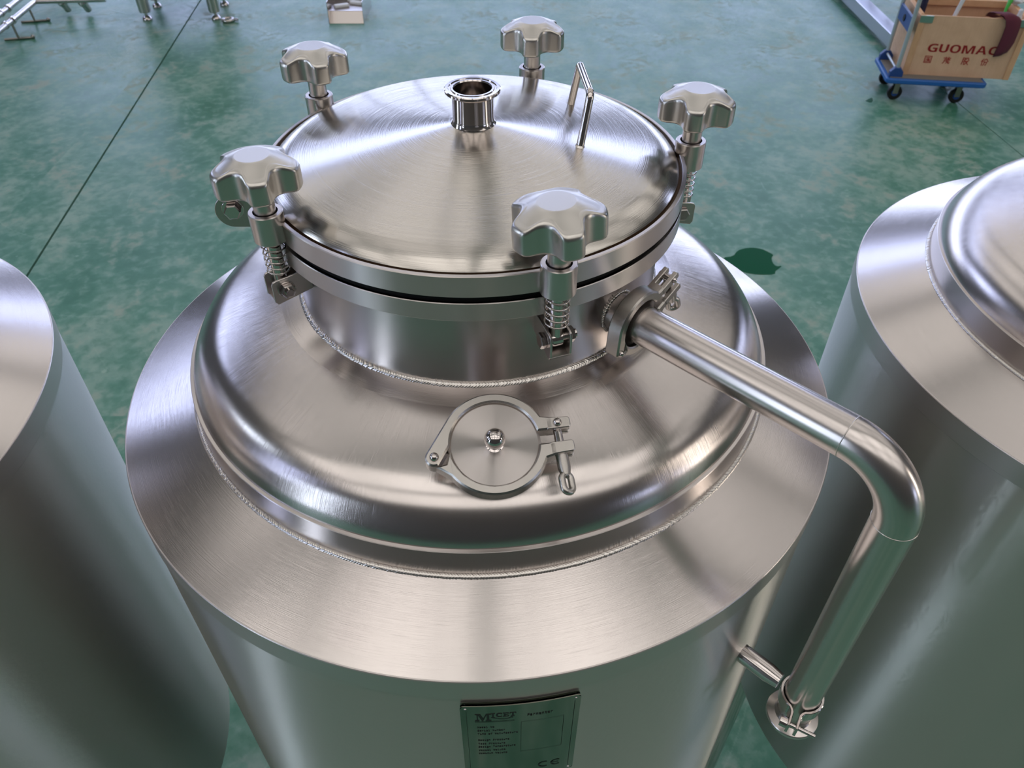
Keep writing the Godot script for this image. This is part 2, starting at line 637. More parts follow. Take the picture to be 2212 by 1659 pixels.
# hinged ring clamp: axis along z, hinge at -x, bolt at +x
func clamp_thing(label: String, Ri: float, Ro: float, thick: float, hinge: Vector2, lug: float, gap: float, tail: float, frame: Transform3D, turn_nut := 0.0) -> Node3D:
	var t := thing("hinged_clamp", label, "clamp")
	t.transform = frame
	var hz := thick / 2.0
	var lw := Ro * 0.24
	var lt := Ro * 0.24
	var hr := Ro * 0.17
	for s in [1.0, -1.0]:
		var P := PackedVector2Array()
		var a_l := rad_to_deg(asin(clampf((gap + lt) / Ro, 0, 0.95)))
		P.append(Vector2(Ro * 1.02, s * gap))
		P.append(Vector2(Ro * 1.12, s * gap))
		P.append(Vector2(Ro * 1.12, s * (gap + lt)))
		P.append_array(arc(Vector2.ZERO, Ro, s * (a_l + 3.0), s * 148.0, 28))
		if s > 0:
			P.append_array(arc(hinge, hr, 150.0, 290.0, 9))
		else:
			P.append(Vector2(hinge.x + hr * 0.1, hinge.y - hr * 1.1))
			P.append(Vector2(hinge.x + hr * 1.2, hinge.y - hr * 0.9))
		P.append_array(arc(Vector2.ZERO, Ri, s * 176.0, s * rad_to_deg(asin(clampf(gap / Ri, 0, 0.9))), 32))
		var b := MB.new()
		b.extrude(P, -hz, hz, thick * 0.10)
		# the forked lug
		for z in [[-hz, -hz * 0.42], [hz * 0.42, hz]]:
			var L := PackedVector2Array([Vector2(Ro * 1.0, s * gap), Vector2(lug + lw - 0.0015, s * gap), Vector2(lug + lw, s * (gap + 0.0015)), Vector2(lug + lw, s * (gap + lt * 0.9 - 0.0015)), Vector2(lug + lw - 0.0015, s * (gap + lt * 0.9)), Vector2(Ro * 1.0, s * (gap + lt * 0.98))])
			b.extrude(L, z[0], z[1], 0.0006)
		part(t, "jaw", b, M.cast)
	var pin := MB.new()
	pin.rod(Vector3(hinge.x, hinge.y, -hz * 1.12), Vector3(hinge.x, hinge.y, hz * 1.14), hr * 0.52, 16, 0.0006)
	pin.ball(Vector3(hinge.x, hinge.y, hz * 1.06), hr * 0.52, 14)
	part(t, "hinge_pin", pin, M.polish)
	var cross := MB.new()
	var py := gap + lt * 0.45
	cross.rod(Vector3(lug, py, -hz * 1.14), Vector3(lug, py, hz * 1.14), hr * 0.5, 16, 0.0006)
	cross.ball(Vector3(lug, py, hz * 1.06), hr * 0.5, 14)
	part(t, "bolt_pin", cross, M.polish)
	var bolt := MB.new()
	var br := hz * 0.54
	var path := PackedVector3Array()
	var rr := []
	var y := py
	var k := 0
	while y > -tail * 0.55:
		path.append(Vector3(lug, y, 0))
		rr.append(br * (1.0 if k % 2 == 0 else 0.82))
		y -= 0.0006
		k += 1
	bolt.sweep(path, rr, 14)
	part(t, "swing_bolt", bolt, M.polish)
	var nut := MB.new()
	var y0 := -gap - lt * 0.9
	var len := tail + y0
	nut.sweep(PackedVector3Array([Vector3(lug, y0, 0), Vector3(lug, y0 - len * 0.05, 0), Vector3(lug, y0 - len * 0.3, 0), Vector3(lug, y0 - len * 0.42, 0), Vector3(lug, y0 - len * 0.5, 0)]), [br * 1.2, br * 1.4, br * 1.4, br * 1.2, br * 1.0], 8)
	var loop := PackedVector3Array()
	var ln := len * 0.25
	var lr := br * 1.15
	var q := Basis(Vector3.UP, turn_nut)
	for p in arc(Vector2(0, -ln * 0.35), lr, 180, 360, 10):
		loop.append(Vector3(lug, y0 - len * 0.68, 0) + q * Vector3(p.x, p.y, 0))
	for p in arc(Vector2(0, ln * 0.35), lr, 0, 180, 10):
		loop.append(Vector3(lug, y0 - len * 0.68, 0) + q * Vector3(p.x, p.y, 0))
	nut.sweep(loop, br * 0.76, 10, false, true)
	part(t, "wing_nut", nut, M.cast)
	return t


func dome_profile(r0: float, y0: float, R: float, yk: float, rk: float, Rc: float) -> Array:
	var yc := yk - sqrt(pow(Rc - rk, 2) - pow(R - rk, 2))
	var rt := (R - rk) * Rc / (Rc - rk)
	var pr := []
	for i in 25:
		var r := lerpf(r0, rt, i / 24.0)
		pr.append(Vector2(r, yc + sqrt(Rc * Rc - r * r)))
	var t0 := acos((rt - (R - rk)) / rk)
	for i in range(1, 25):
		var t := lerpf(t0, 0.0, i / 24.0)
		pr.append(Vector2(R - rk + rk * cos(t), yk + rk * sin(t)))
	return pr


func make_fermenter(label: String) -> Node3D:
	var t := thing("fermenter", label, "tank")
	var b := MB.new()
	b.lathe([Vector2(0.3985, 1.6868), Vector2(0.3996, 1.6865), Vector2(0.4002, 1.6857), Vector2(0.4002, 1.6578), Vector2(0.3998, 1.6572), Vector2(0.3985, 1.6572)], 256)
	part(t, "rim_band", b, M.band)
	b = MB.new()
	b.lathe([Vector2(0.3988, 1.6580), Vector2(0.3988, 0.803), Vector2(0.397, 0.798), Vector2(0.39, 0.796)], 256)
	part(t, "jacket", b, M.jacket)
	b = MB.new()
	b.lathe([Vector2(0.3925, 0.7975), Vector2(0.08, 0.36), Vector2(0.05, 0.34), Vector2(0.05, 0.26), Vector2(0.0, 0.26)], 128)
	part(t, "cone_bottom", b, M.jacket)
	b = MB.new()
	b.lathe([Vector2(0.314, 1.7185), Vector2(0.3985, 1.6868)], 256)
	part(t, "conical_shoulder", b, M.skirt)
	b = MB.new()
	b.lathe([Vector2(0.3125, 1.7482), Vector2(0.3160, 1.7480), Vector2(0.3166, 1.7474), Vector2(0.3166, 1.714)], 256)
	part(t, "dome_collar", b, M.neck)
	b = MB.new()
	var pr := dome_profile(0.183, 1.8214, 0.316, 1.728, 0.07, 0.7254)
	var inner := pr.filter(func(q: Vector2) -> bool: return q.x < 0.2125)
	var outer := pr.filter(func(q: Vector2) -> bool: return q.x > 0.209)
	outer.push_front(inner[-1])
	b.lathe(outer, 256)
	part(t, "dome", b, M.dome)
	b = MB.new()
	b.lathe(inner, 256)
	part(t, "ground_band", b, M.skirt)
	part(t, "weld_bead", bead(0.3180, 1.7165, 0.0034, 760, 4), M.weld)
	b = MB.new()
	b.lathe([Vector2(0.2020, 1.9236), Vector2(0.2026, 1.9230), Vector2(0.2026, 1.9064), Vector2(0.2020, 1.9057), Vector2(0.1855, 1.9057)], 200)
	part(t, "neck_flange", b, M.ring)
	b = MB.new()
	b.lathe([Vector2(0.1855, 1.9060), Vector2(0.1855, 1.8205)], 200)
	part(t, "neck", b, M.neck)
	part(t, "weld_bead", bead(0.1852, 1.8206, 0.0048, 430, 6), M.weld)
	b = MB.new()
	b.lathe([Vector2(0.16, 1.93), Vector2(0.1985, 1.93), Vector2(0.1985, 1.9225), Vector2(0.16, 1.9225)], 160)
	part(t, "gasket", b, M.gasket)
	# lid
	b = MB.new()
	pr = []
	for i in 25:
		var r := 0.0005 + 0.1735 * i / 24.0
		pr.append(Vector2(r, 1.9872 - 0.140 * r - 0.06 * r * r))
	for i in range(1, 13):   # the slope steepens round the rim
		var a := lerpf(0.19, 0.78, i / 12.0)
		pr.append(pr[-1] + Vector2(cos(a), -sin(a)) * 0.00200)
	pr.append(pr[-1] + Vector2(0.0006, -0.0008))
	var edge: Vector2 = pr[-1]
	b.lathe(pr, 256)
	var lid := part(t, "lid", b, M.lid)
	b = MB.new()
	b.lathe([Vector2(0.1985, 1.9435), Vector2(0.1985, 1.9490), Vector2(0.1990, 1.9494), Vector2(0.2018, 1.9494), Vector2(0.2026, 1.9487), Vector2(0.2026, 1.9300), Vector2(0.2020, 1.9294), Vector2(0.16, 1.9294)], 256)
	part(lid, "lid_ring", b, M.ring)
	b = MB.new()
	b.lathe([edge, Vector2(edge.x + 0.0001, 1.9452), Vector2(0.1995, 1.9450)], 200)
	part(lid, "groove_reflection_tint", b, M.groove)  # brown colour stands in for a reflection and dirt on the lid edge
	# open ferrule on the lid
	b = MB.new()
	var fy := 2.0168
	pr = [Vector2(0.0172, fy - 0.055), Vector2(0.0172, fy - 0.0012), Vector2(0.0180, fy)]
	pr.append_array([Vector2(0.0198, fy), Vector2(0.0203, fy - 0.0009), Vector2(0.0219, fy - 0.0009), Vector2(0.0224, fy), Vector2(0.0250, fy), Vector2(0.0258, fy - 0.0008), Vector2(0.0258, fy - 0.0028), Vector2(0.0253, fy - 0.0034), Vector2(0.0208, fy - 0.0052)])
	pr.append_array([Vector2(0.0195, fy - 0.0065), Vector2(0.0193, fy - 0.009), Vector2(0.0193, fy - 0.0272), Vector2(0.0196, fy - 0.0292), Vector2(0.0202, fy - 0.0306), Vector2(0.0213, fy - 0.0324)])
	b.lathe(pr, 96)
	part(lid, "vent_ferrule", b, M.polish)
	# handle
	b = MB.new()
	b.sweep(bend([Vector3(0.0955, 1.962, -0.0800), Vector3(0.1015, 2.0150, -0.0600), Vector3(0.1068, 2.0150, 0.0090), Vector3(0.0980, 1.966, 0.0260)], 0.007, 8), 0.0038, 16)
	part(lid, "lid_handle", b, M.polish)
	for f in [Vector3(0.0958, 1.9668, -0.0785), Vector3(0.0985, 1.9707, 0.0247)]:
		b = MB.new()
		b.T = Transform3D(Basis(Vector3.BACK, -0.16), f)
		b.lathe([Vector2(0.0036, 0.003), Vector2(0.0046, 0.0018), Vector2(0.0062, 0.0006), Vector2(0.0066, -0.001)], 24)
		part(lid, "handle_weld", b, M.weld)
	return t


func add_clamps(t: Node3D) -> void:
	var lid: Node3D = t.get_node("lid")
	var b := MB.new()
	b.lathe([Vector2(0.0106, 0.0), Vector2(0.0108, 0.0), Vector2(0.0140, 0.0), Vector2(0.0147, -0.0007), Vector2(0.0147, -0.0262), Vector2(0.0140, -0.0270), Vector2(0.008, -0.0270)], 48)
	b.lathe([Vector2(0.0106, -0.012), Vector2(0.0106, -0.0002)], 48)
	var collar := b.mesh()
	var knob := knob_mesh()
	b = MB.new()
	b.lathe([Vector2(0.0093, 0.032), Vector2(0.0093, -0.010), Vector2(0.0, -0.010)], 40)
	var stem := b.mesh()
	b = MB.new()
	b.rod(Vector3(0, -0.02, 0), Vector3(0, -0.072, 0), 0.0062, 20)
	b.rod(Vector3(-0.0048, -0.0745, 0), Vector3(0.0048, -0.0745, 0), 0.0075, 24, 0.0016)
	var spindle := b.mesh()
	b = MB.new()
	var coil := PackedVector3Array()
	for i in 141:
		var a := i / 140.0 * TAU * 5.6
		var yy := -0.0275 - 0.034 * i / 140.0
		if i < 12:
			yy = -0.0275 - 0.034 * 6 / 140.0
		if i > 122:
			yy = -0.0275 - 0.034 * 124 / 140.0 - (i - 122) * 0.00004
		coil.append(Vector3(0.0098 * sin(a), yy, 0.0098 * cos(a)))
	b.sweep(coil, 0.00085, 8)
	var spring := b.mesh()
	# u-shaped bracket: open to the top and outwards
	b = MB.new()
	var side := PackedVector2Array([Vector2(-0.028, -0.062), Vector2(0.008, -0.0635), Vector2(0.011, -0.0645), Vector2(0.0125, -0.067), Vector2(0.0125, -0.085), Vector2(0.010, -0.088), Vector2(-0.024, -0.082)])
	for x in [-0.0098, 0.0078]:
		b.T = Transform3D(Basis(Vector3(0, 0, 1), Vector3(0, 1, 0), Vector3(-1, 0, 0)), Vector3(x + 0.002, 0, 0))
		b.extrude(side, 0.0, 0.002, 0.0003)
	b.T = Transform3D.IDENTITY
	b.T = Transform3D(Basis(Vector3.RIGHT, 0.14), Vector3(0, -0.0850, -0.007))
	b.box(Vector3(0, 0, 0), Vector3(0.0190, 0.002, 0.036), 0.0003)
	b.T = Transform3D.IDENTITY
	var bracket := b.mesh()
	b = MB.new()
	b.rod(Vector3(-0.013, 0, 0), Vector3(0.0185, 0, 0), 0.0040, 16, 0.0006)
	b.T = Transform3D(Basis(Vector3(0, 0, 1), Vector3(0, 1, 0), Vector3(-1, 0, 0)), Vector3(-0.0098, 0, 0))
	b.extrude(hexagon(0.0072), 0.0, 0.0050, 0.0008)
	var hinge_bolt := b.mesh()
	b = MB.new()
	b.T = Transform3D(Basis(Vector3(0, 0, 1), Vector3(0, 1, 0), Vector3(-1, 0, 0)), Vector3(0.0160, 0, 0))
	b.extrude(hexagon(0.0072), 0.0, 0.0052, 0.0008)
	b.T = Transform3D(Basis(Vector3(0, 0, 1), Vector3(0, 1, 0), Vector3(-1, 0, 0)), Vector3(0.0108, 0, 0))
	b.extrude(arc(Vector2.ZERO, 0.0080, 0, 345, 23), 0.0, 0.0010, 0.0002)
	var nut := b.mesh()
	var where := {20.2: -14.0, -54.9: -38.0, -125.5: -24.0, 163.8: -39.0, 93.9: -36.0}
	for deg in where:
		var f := polar(deg, 0.2105, 1.96)
		var c := part(lid, "collar", collar, M.satin)
		c.transform = f
		var to := CAM_AT - f.origin
		var k := part(t, "hand_knob", knob, M.knob)
		k.transform = Transform3D(Basis(Vector3.UP, atan2(to.x, to.z) + deg_to_rad(where[deg])), f.origin + Vector3(0, 0.0220, 0))
		if deg == 20.2:   # this one leans a little
			k.transform = Transform3D(k.transform.basis.rotated(Vector3.BACK, 0.06), k.transform.origin + Vector3(-0.0024, 0.001, 0))
			k.scale = Vector3.ONE * 1.045
		for q in [["stem", stem, M.satin], ["spindle", spindle, M.polish], ["spring", spring, M.polish], ["hinge_bolt", hinge_bolt, M.polish], ["hinge_nut", nut, M.polish]]:
			var o := part(k, q[0], q[1], q[2])
			var local := f
			if q[0].begins_with("hinge"):
				local.origin += Vector3(0, -0.0745, 0)
			o.transform = k.transform.affine_inverse() * local
		var br := part(t, "bracket", bracket, M.satin)
		br.transform = f


func bend_text(b: MB, text: String, font: String, weight: int, cap: float, wide: float, at: Vector2, place: Callable) -> float:
	var f := SystemFont.new()
	f.font_names = PackedStringArray([font])
	f.font_weight = weight
	var m := TextMesh.new()
	m.font = f
	m.font_size = 64
	m.pixel_size = 1.0 / 64.0
	m.depth = 0.02
	m.curve_step = 1.0
	m.text = text
	m.horizontal_alignment = HORIZONTAL_ALIGNMENT_LEFT
	var k := cap / 0.71
	var lo := INF
	var hi := -INF
	var base := INF
	var all := []
	for s in m.get_surface_count():
		var a := m.surface_get_arrays(s)
		all.append(a)
		for p in a[Mesh.ARRAY_VERTEX]:
			lo = minf(lo, p.x)
			hi = maxf(hi, p.x)
			base = minf(base, p.y)
	for a in all:
		var V: PackedVector3Array = a[Mesh.ARRAY_VERTEX]
		var I: PackedInt32Array = a[Mesh.ARRAY_INDEX] if a[Mesh.ARRAY_INDEX] != null else PackedInt32Array(range(V.size()))
		for i in range(0, I.size() / 3 * 3, 3):
			var q := []
			for j in 3:
				var p := V[I[i + j]]
				q.append(place.call(at.x + (p.x - lo) * k * wide, at.y + (p.y - base) * k, p.z * 0.02))
			var nn: Vector3 = (q[2] - q[0]).cross(q[1] - q[0])
			if nn.length_squared() < 1e-22:
				continue
			nn = nn.normalized()
			b.tri(b.add(q[0], nn, Vector2.ZERO), b.add(q[1], nn, Vector2.ZERO), b.add(q[2], nn, Vector2.ZERO))
	return (hi - lo) * k * wide


# a flat bar between two points of a flat or bent sheet
func stroke(b: MB, p: Vector2, q: Vector2, w: float, place: Callable, lift := 0.0002) -> void:
	var d := (q - p).normalized() * w / 2.0
	var s := Vector2(-d.y, d.x)
	var c := [p - d - s, q + d - s, q + d + s, p - d + s]
	var steps := maxi(1, int(p.distance_to(q) / 0.008))
	for i in steps:
		var e := []
		for j in [[0, 1, 0.0], [0, 1, 1.0], [3, 2, 1.0], [3, 2, 0.0]]:
			var u: Vector2 = c[j[0]].lerp(c[j[1]], (i + j[2]) / float(steps))
			e.append(place.call(u.x, u.y, lift))
		var nn: Vector3 = (e[1] - e[0]).cross(e[3] - e[0]).normalized()
		b.quad(b.add(e[0], nn, Vector2.ZERO), b.add(e[1], nn, Vector2.ZERO), b.add(e[2], nn, Vector2.ZERO), b.add(e[3], nn, Vector2.ZERO))


func add_nameplate(t: Node3D) -> void:
	var W := 0.1045
	var H := 0.1535
	var mid := 6.35
	var top := 1.6525
	var R := 0.4035
	var place := func(x: float, y: float, z: float) -> Vector3:   # x from the plate's left edge, y down from its top edge counts negative
		var a := deg_to_rad(mid) + (x - W / 2.0) / R
		return Vector3((R + z) * sin(a), top + y, (R + z) * cos(a))
	var b := MB.new()
	var sheet := [0.0, 0.0008]
	var cut := 0.004
	var n := 24
	var P := PackedVector2Array()
	P.append_array(arc(Vector2(cut, -cut), cut, 180, 90, 5))
	for i in range(1, n):
		P.append(Vector2(lerpf(cut, W - cut, float(i) / n), 0))
	P.append_array(arc(Vector2(W - cut, -cut), cut, 90, 0, 5))
	P.append_array(arc(Vector2(W - cut, -H + cut), cut, 0, -90, 5))
	for i in range(1, n):
		P.append(Vector2(lerpf(W - cut, cut, float(i) / n), -H))
	P.append_array(arc(Vector2(cut, -H + cut), cut, -90, -180, 5))
	var low := 0.0
	for z in [[0.0, 0.0008], [-0.0036, -0.0016]]:
		# front face in strips so that it bends with the tank
		var rows := 2
		for i in n + 10:
			var x0 := W * i / (n + 10)
			var x1 := W * (i + 1) / (n + 10)
			var lim := func(x: float) -> float:
				var e := minf(x, W - x)
				return 0.0 if e >= cut else cut - sqrt(maxf(0.0, cut * cut - (cut - e) * (cut - e)))
			var q := [[x0, -lim.call(x0)], [x1, -lim.call(x1)], [x1, -H + lim.call(x1)], [x0, -H + lim.call(x0)]]
			for zz in z:
				var ids := []
				for c in q:
					var p: Vector3 = place.call(c[0], c[1], zz)
					ids.append(b.add(p, Vector3(p.x, 0, p.z).normalized() * (1.0 if zz == z[1] else -1.0), Vector2(c[0], c[1])))
				b.quad(ids[0], ids[1], ids[2], ids[3])
		for i in P.size():
			var p: Vector2 = P[i]
			var q: Vector2 = P[(i + 1) % P.size()]
			var nn := Vector3.UP if absf(p.y - q.y) < absf(p.x - q.x) else Vector3.RIGHT
			if (p + q).y / 2.0 < -H / 2.0 and nn == Vector3.UP:
				nn = Vector3.DOWN
			if (p + q).x / 2.0 < W / 2.0 and nn == Vector3.RIGHT:
				nn = Vector3.LEFT
			b.quad(b.add(place.call(p.x, p.y, z[0]), nn, Vector2.ZERO), b.add(place.call(q.x, q.y, z[0]), nn, Vector2.ZERO), b.add(place.call(q.x, q.y, z[1]), nn, Vector2.ZERO), b.add(place.call(p.x, p.y, z[1]), nn, Vector2.ZERO))
	var plate := part(t, "nameplate", b, M.plate, "mirror-bright metal nameplate with black lettering")
	for c in [Vector2(0.0045, -0.0045), Vector2(W - 0.0045, -0.0045), Vector2(0.0045, -H + 0.0045), Vector2(W - 0.0045, -H + 0.0045)]:
		var r := MB.new()
		r.T = Transform3D(Basis.IDENTITY, place.call(c.x, c.y, 0.0006))
		r.ball(Vector3.ZERO, 0.0012, 12)
		part(plate, "rivet", r, M.polish)
	b = MB.new()
	var front := func(x: float, y: float, z: float) -> Vector3:
		return place.call(x, y, 0.00095 + z)
	var w := bend_text(b, "M", "Droid Serif", 700, 0.0128, 0.86, Vector2(0.0125, -0.0265), front)
	w = bend_text(b, "I", "Droid Serif", 700, 0.0082, 0.9, Vector2(0.0262, -0.0213), front)
	w = bend_text(b, "CET", "Droid Serif", 700, 0.0066, 0.98, Vector2(0.0306, -0.0198), front)
	var last := Vector2(0.0285, -0.0215)
	for i in range(1, 13):
		var s := i / 12.0
		var q := Vector2(0.0285 + 0.0165 * s, -0.0215 - 0.0028 * sin(s * PI * 0.9) * (1.0 if s < 0.9 else 0.6))
		stroke(b, last, q, 0.0009, front)
		last = q
	stroke(b, Vector2(0.0125, -0.0287), Vector2(0.0462, -0.0287), 0.0008, front)
	bend_text(b, "Fermenter", "Droid Sans Mono", 400, 0.0040, 0.76, Vector2(0.0578, -0.0230), front)
	var lines := [["Model No", 0.0405], ["Serial Number", 0.0472], ["Time of Manufacture", 0.0538], ["Design Pressure", 0.0675], ["Test Pressure", 0.0742], ["Design Temperature", 0.0815], ["Vessel Volume", 0.0882], ["Maximum Volume", 0.0948]]
	for l in lines:
		bend_text(b, l[0], "Droid Sans Mono", 400, 0.0026, 0.86, Vector2(0.0140, -l[1]), front)
	stroke(b, Vector2(0.0525, -0.0335), Vector2(0.0905, -0.0335), 0.0003, front)
	stroke(b, Vector2(0.0525, -0.0945), Vector2(0.0905, -0.0945), 0.0003, front)
	stroke(b, Vector2(0.0525, -0.0335), Vector2(0.0525, -0.0945), 0.0003, front)
	stroke(b, Vector2(0.0905, -0.0335), Vector2(0.0905, -0.0945), 0.0003, front)
	# the frame line and the CE mark
	stroke(b, Vector2(0.0052, -0.009), Vector2(0.0052, -0.145), 0.0003, front)
	stroke(b, Vector2(W - 0.0052, -0.009), Vector2(W - 0.0052, -0.145), 0.0003, front)
	for e in [0.0755, 0.0875]:
		var pts := arc(Vector2(e, -0.1310), 0.0052, 65, 295, 14)
		for i in pts.size() - 1:
			stroke(b, pts[i], pts[i + 1], 0.0013, front)
	stroke(b, Vector2(0.0830, -0.1310), Vector2(0.0890, -0.1310), 0.0012, front)
	part(plate, "lettering", b, M.ink)


func add_hinge_lug(t: Node3D) -> void:
	# rounded plate with its bolt, behind the left front knob
	var b := MB.new()
	var f := polar(-79.5, 0.2050, 1.921)
	b.T = f * Transform3D(Basis(Vector3(0, 0, 1), Vector3(0, 1, 0), Vector3(-1, 0, 0)), Vector3(0.010, 0, 0))
	var P := PackedVector2Array([Vector2(-0.004, 0.017), Vector2(-0.004, -0.021)])
	P.append_array(arc(Vector2(0.026, 0.0), 0.0175, -75, 75, 14))
	b.extrude(P, -0.002, 0.002, 0.0004)
	var lug := part(t, "hinge_lug", b, M.cast)
	b = MB.new()
	b.T = f * Transform3D(Basis(Vector3(0, 0, -1), Vector3(0, 1, 0), Vector3(1, 0, 0)), Vector3(0.012, 0.002, 0.027))
	b.extrude(arc(Vector2.ZERO, 0.0100, 0, 345, 23), 0.0, 0.0012, 0.0002)
	b.extrude(hexagon(0.0080), 0.0012, 0.0075, 0.0010)
	b.rod(Vector3(0, 0, -0.02), Vector3(0, 0, 0.002), 0.004, 16)
	part(lug, "hinge_bolt", b, M.polish)


func add_support(t: Node3D) -> void:
	var az := 45.7
	var f := polar(az, 0.4, 1.5130)
	var b := MB.new()
	b.T = f
	b.sweep(PackedVector3Array([Vector3(0, 0, -0.004), Vector3(0, 0, 0.032), Vector3(0, 0, 0.036), Vector3(0, 0, 0.045)]), [0.0105, 0.0105, 0.0098, 0.0085], 32)
	var stub := part(t, "support_stub", b, M.polish)
	# band that holds the pipe, closed by a bolt on the outer side
	b = MB.new()
	var open := Basis(Vector3.UP, deg_to_rad(-75.0))   # the clip opens along the rim, towards the front
	b.T = f * Transform3D(open * Basis(Vector3(1, 0, 0), Vector3(0, 0, 1), Vector3(0, -1, 0)), Vector3(0, 0, 0.0695))
	for s in [1.0, -1.0]:
		var outer := PackedVector2Array()
		var inner := PackedVector2Array()
		for i in 21:
			var a := deg_to_rad(lerpf(-90.0, 68.0, i / 20.0))
			outer.append(Vector2(cos(a) * s, sin(a)) * 0.0218)
			inner.append(Vector2(cos(a) * s, sin(a)) * 0.0188)
		outer.append_array([Vector2(0.0062 * s, 0.0235), Vector2(0.0055 * s, 0.0270), Vector2(0.0055 * s, 0.0400)])
		inner.append_array([Vector2(0.0045 * s, 0.0205), Vector2(0.0028 * s, 0.0240), Vector2(0.0028 * s, 0.0400)])
		inner.reverse()
		outer.append_array(inner)
		b.extrude(outer, -0.0075, 0.0075, 0.0005)
	part(stub, "pipe_clip", b, M.polish)
	b = MB.new()
	b.T = f * Transform3D(open, Vector3(0, 0, 0.0695) + open * Vector3(0, 0, 0.034)) * Transform3D(Basis(Vector3.UP, PI), Vector3.ZERO)
	var path := PackedVector3Array()
	var rr := []
	for i in 60:
		path.append(Vector3(0.007 - i * 0.0005, 0, 0))
		rr.append(0.0026 if i % 2 == 0 else 0.0021)
	b.sweep(path, rr, 12)
	b.rod(Vector3(0.0055, 0, 0), Vector3(0.0125, 0, 0), 0.0058, 20, 0.0006)
	part(stub, "clip_bolt", b, M.polish)


func add_legs(t: Node3D, from: float) -> void:
	for k in 4:
		var b := MB.new()
		var f := polar(from + 90.0 * k, 0.335, 0)
		b.T = f
		b.sweep(PackedVector3Array([Vector3(0, 0.80, 0), Vector3(0, 0.10, 0)]), 0.024, 24)
		b.sweep(PackedVector3Array([Vector3(0, 0.10, 0), Vector3(0, 0.02, 0)]), 0.009, 16)
		b.lathe([Vector2(0.012, 0.03), Vector2(0.036, 0.012), Vector2(0.038, 0.0), Vector2(0.0, 0.0)], 24)
		part(t, "leg", b, M.polish)


# ---------------------------------------------------------------- the hall

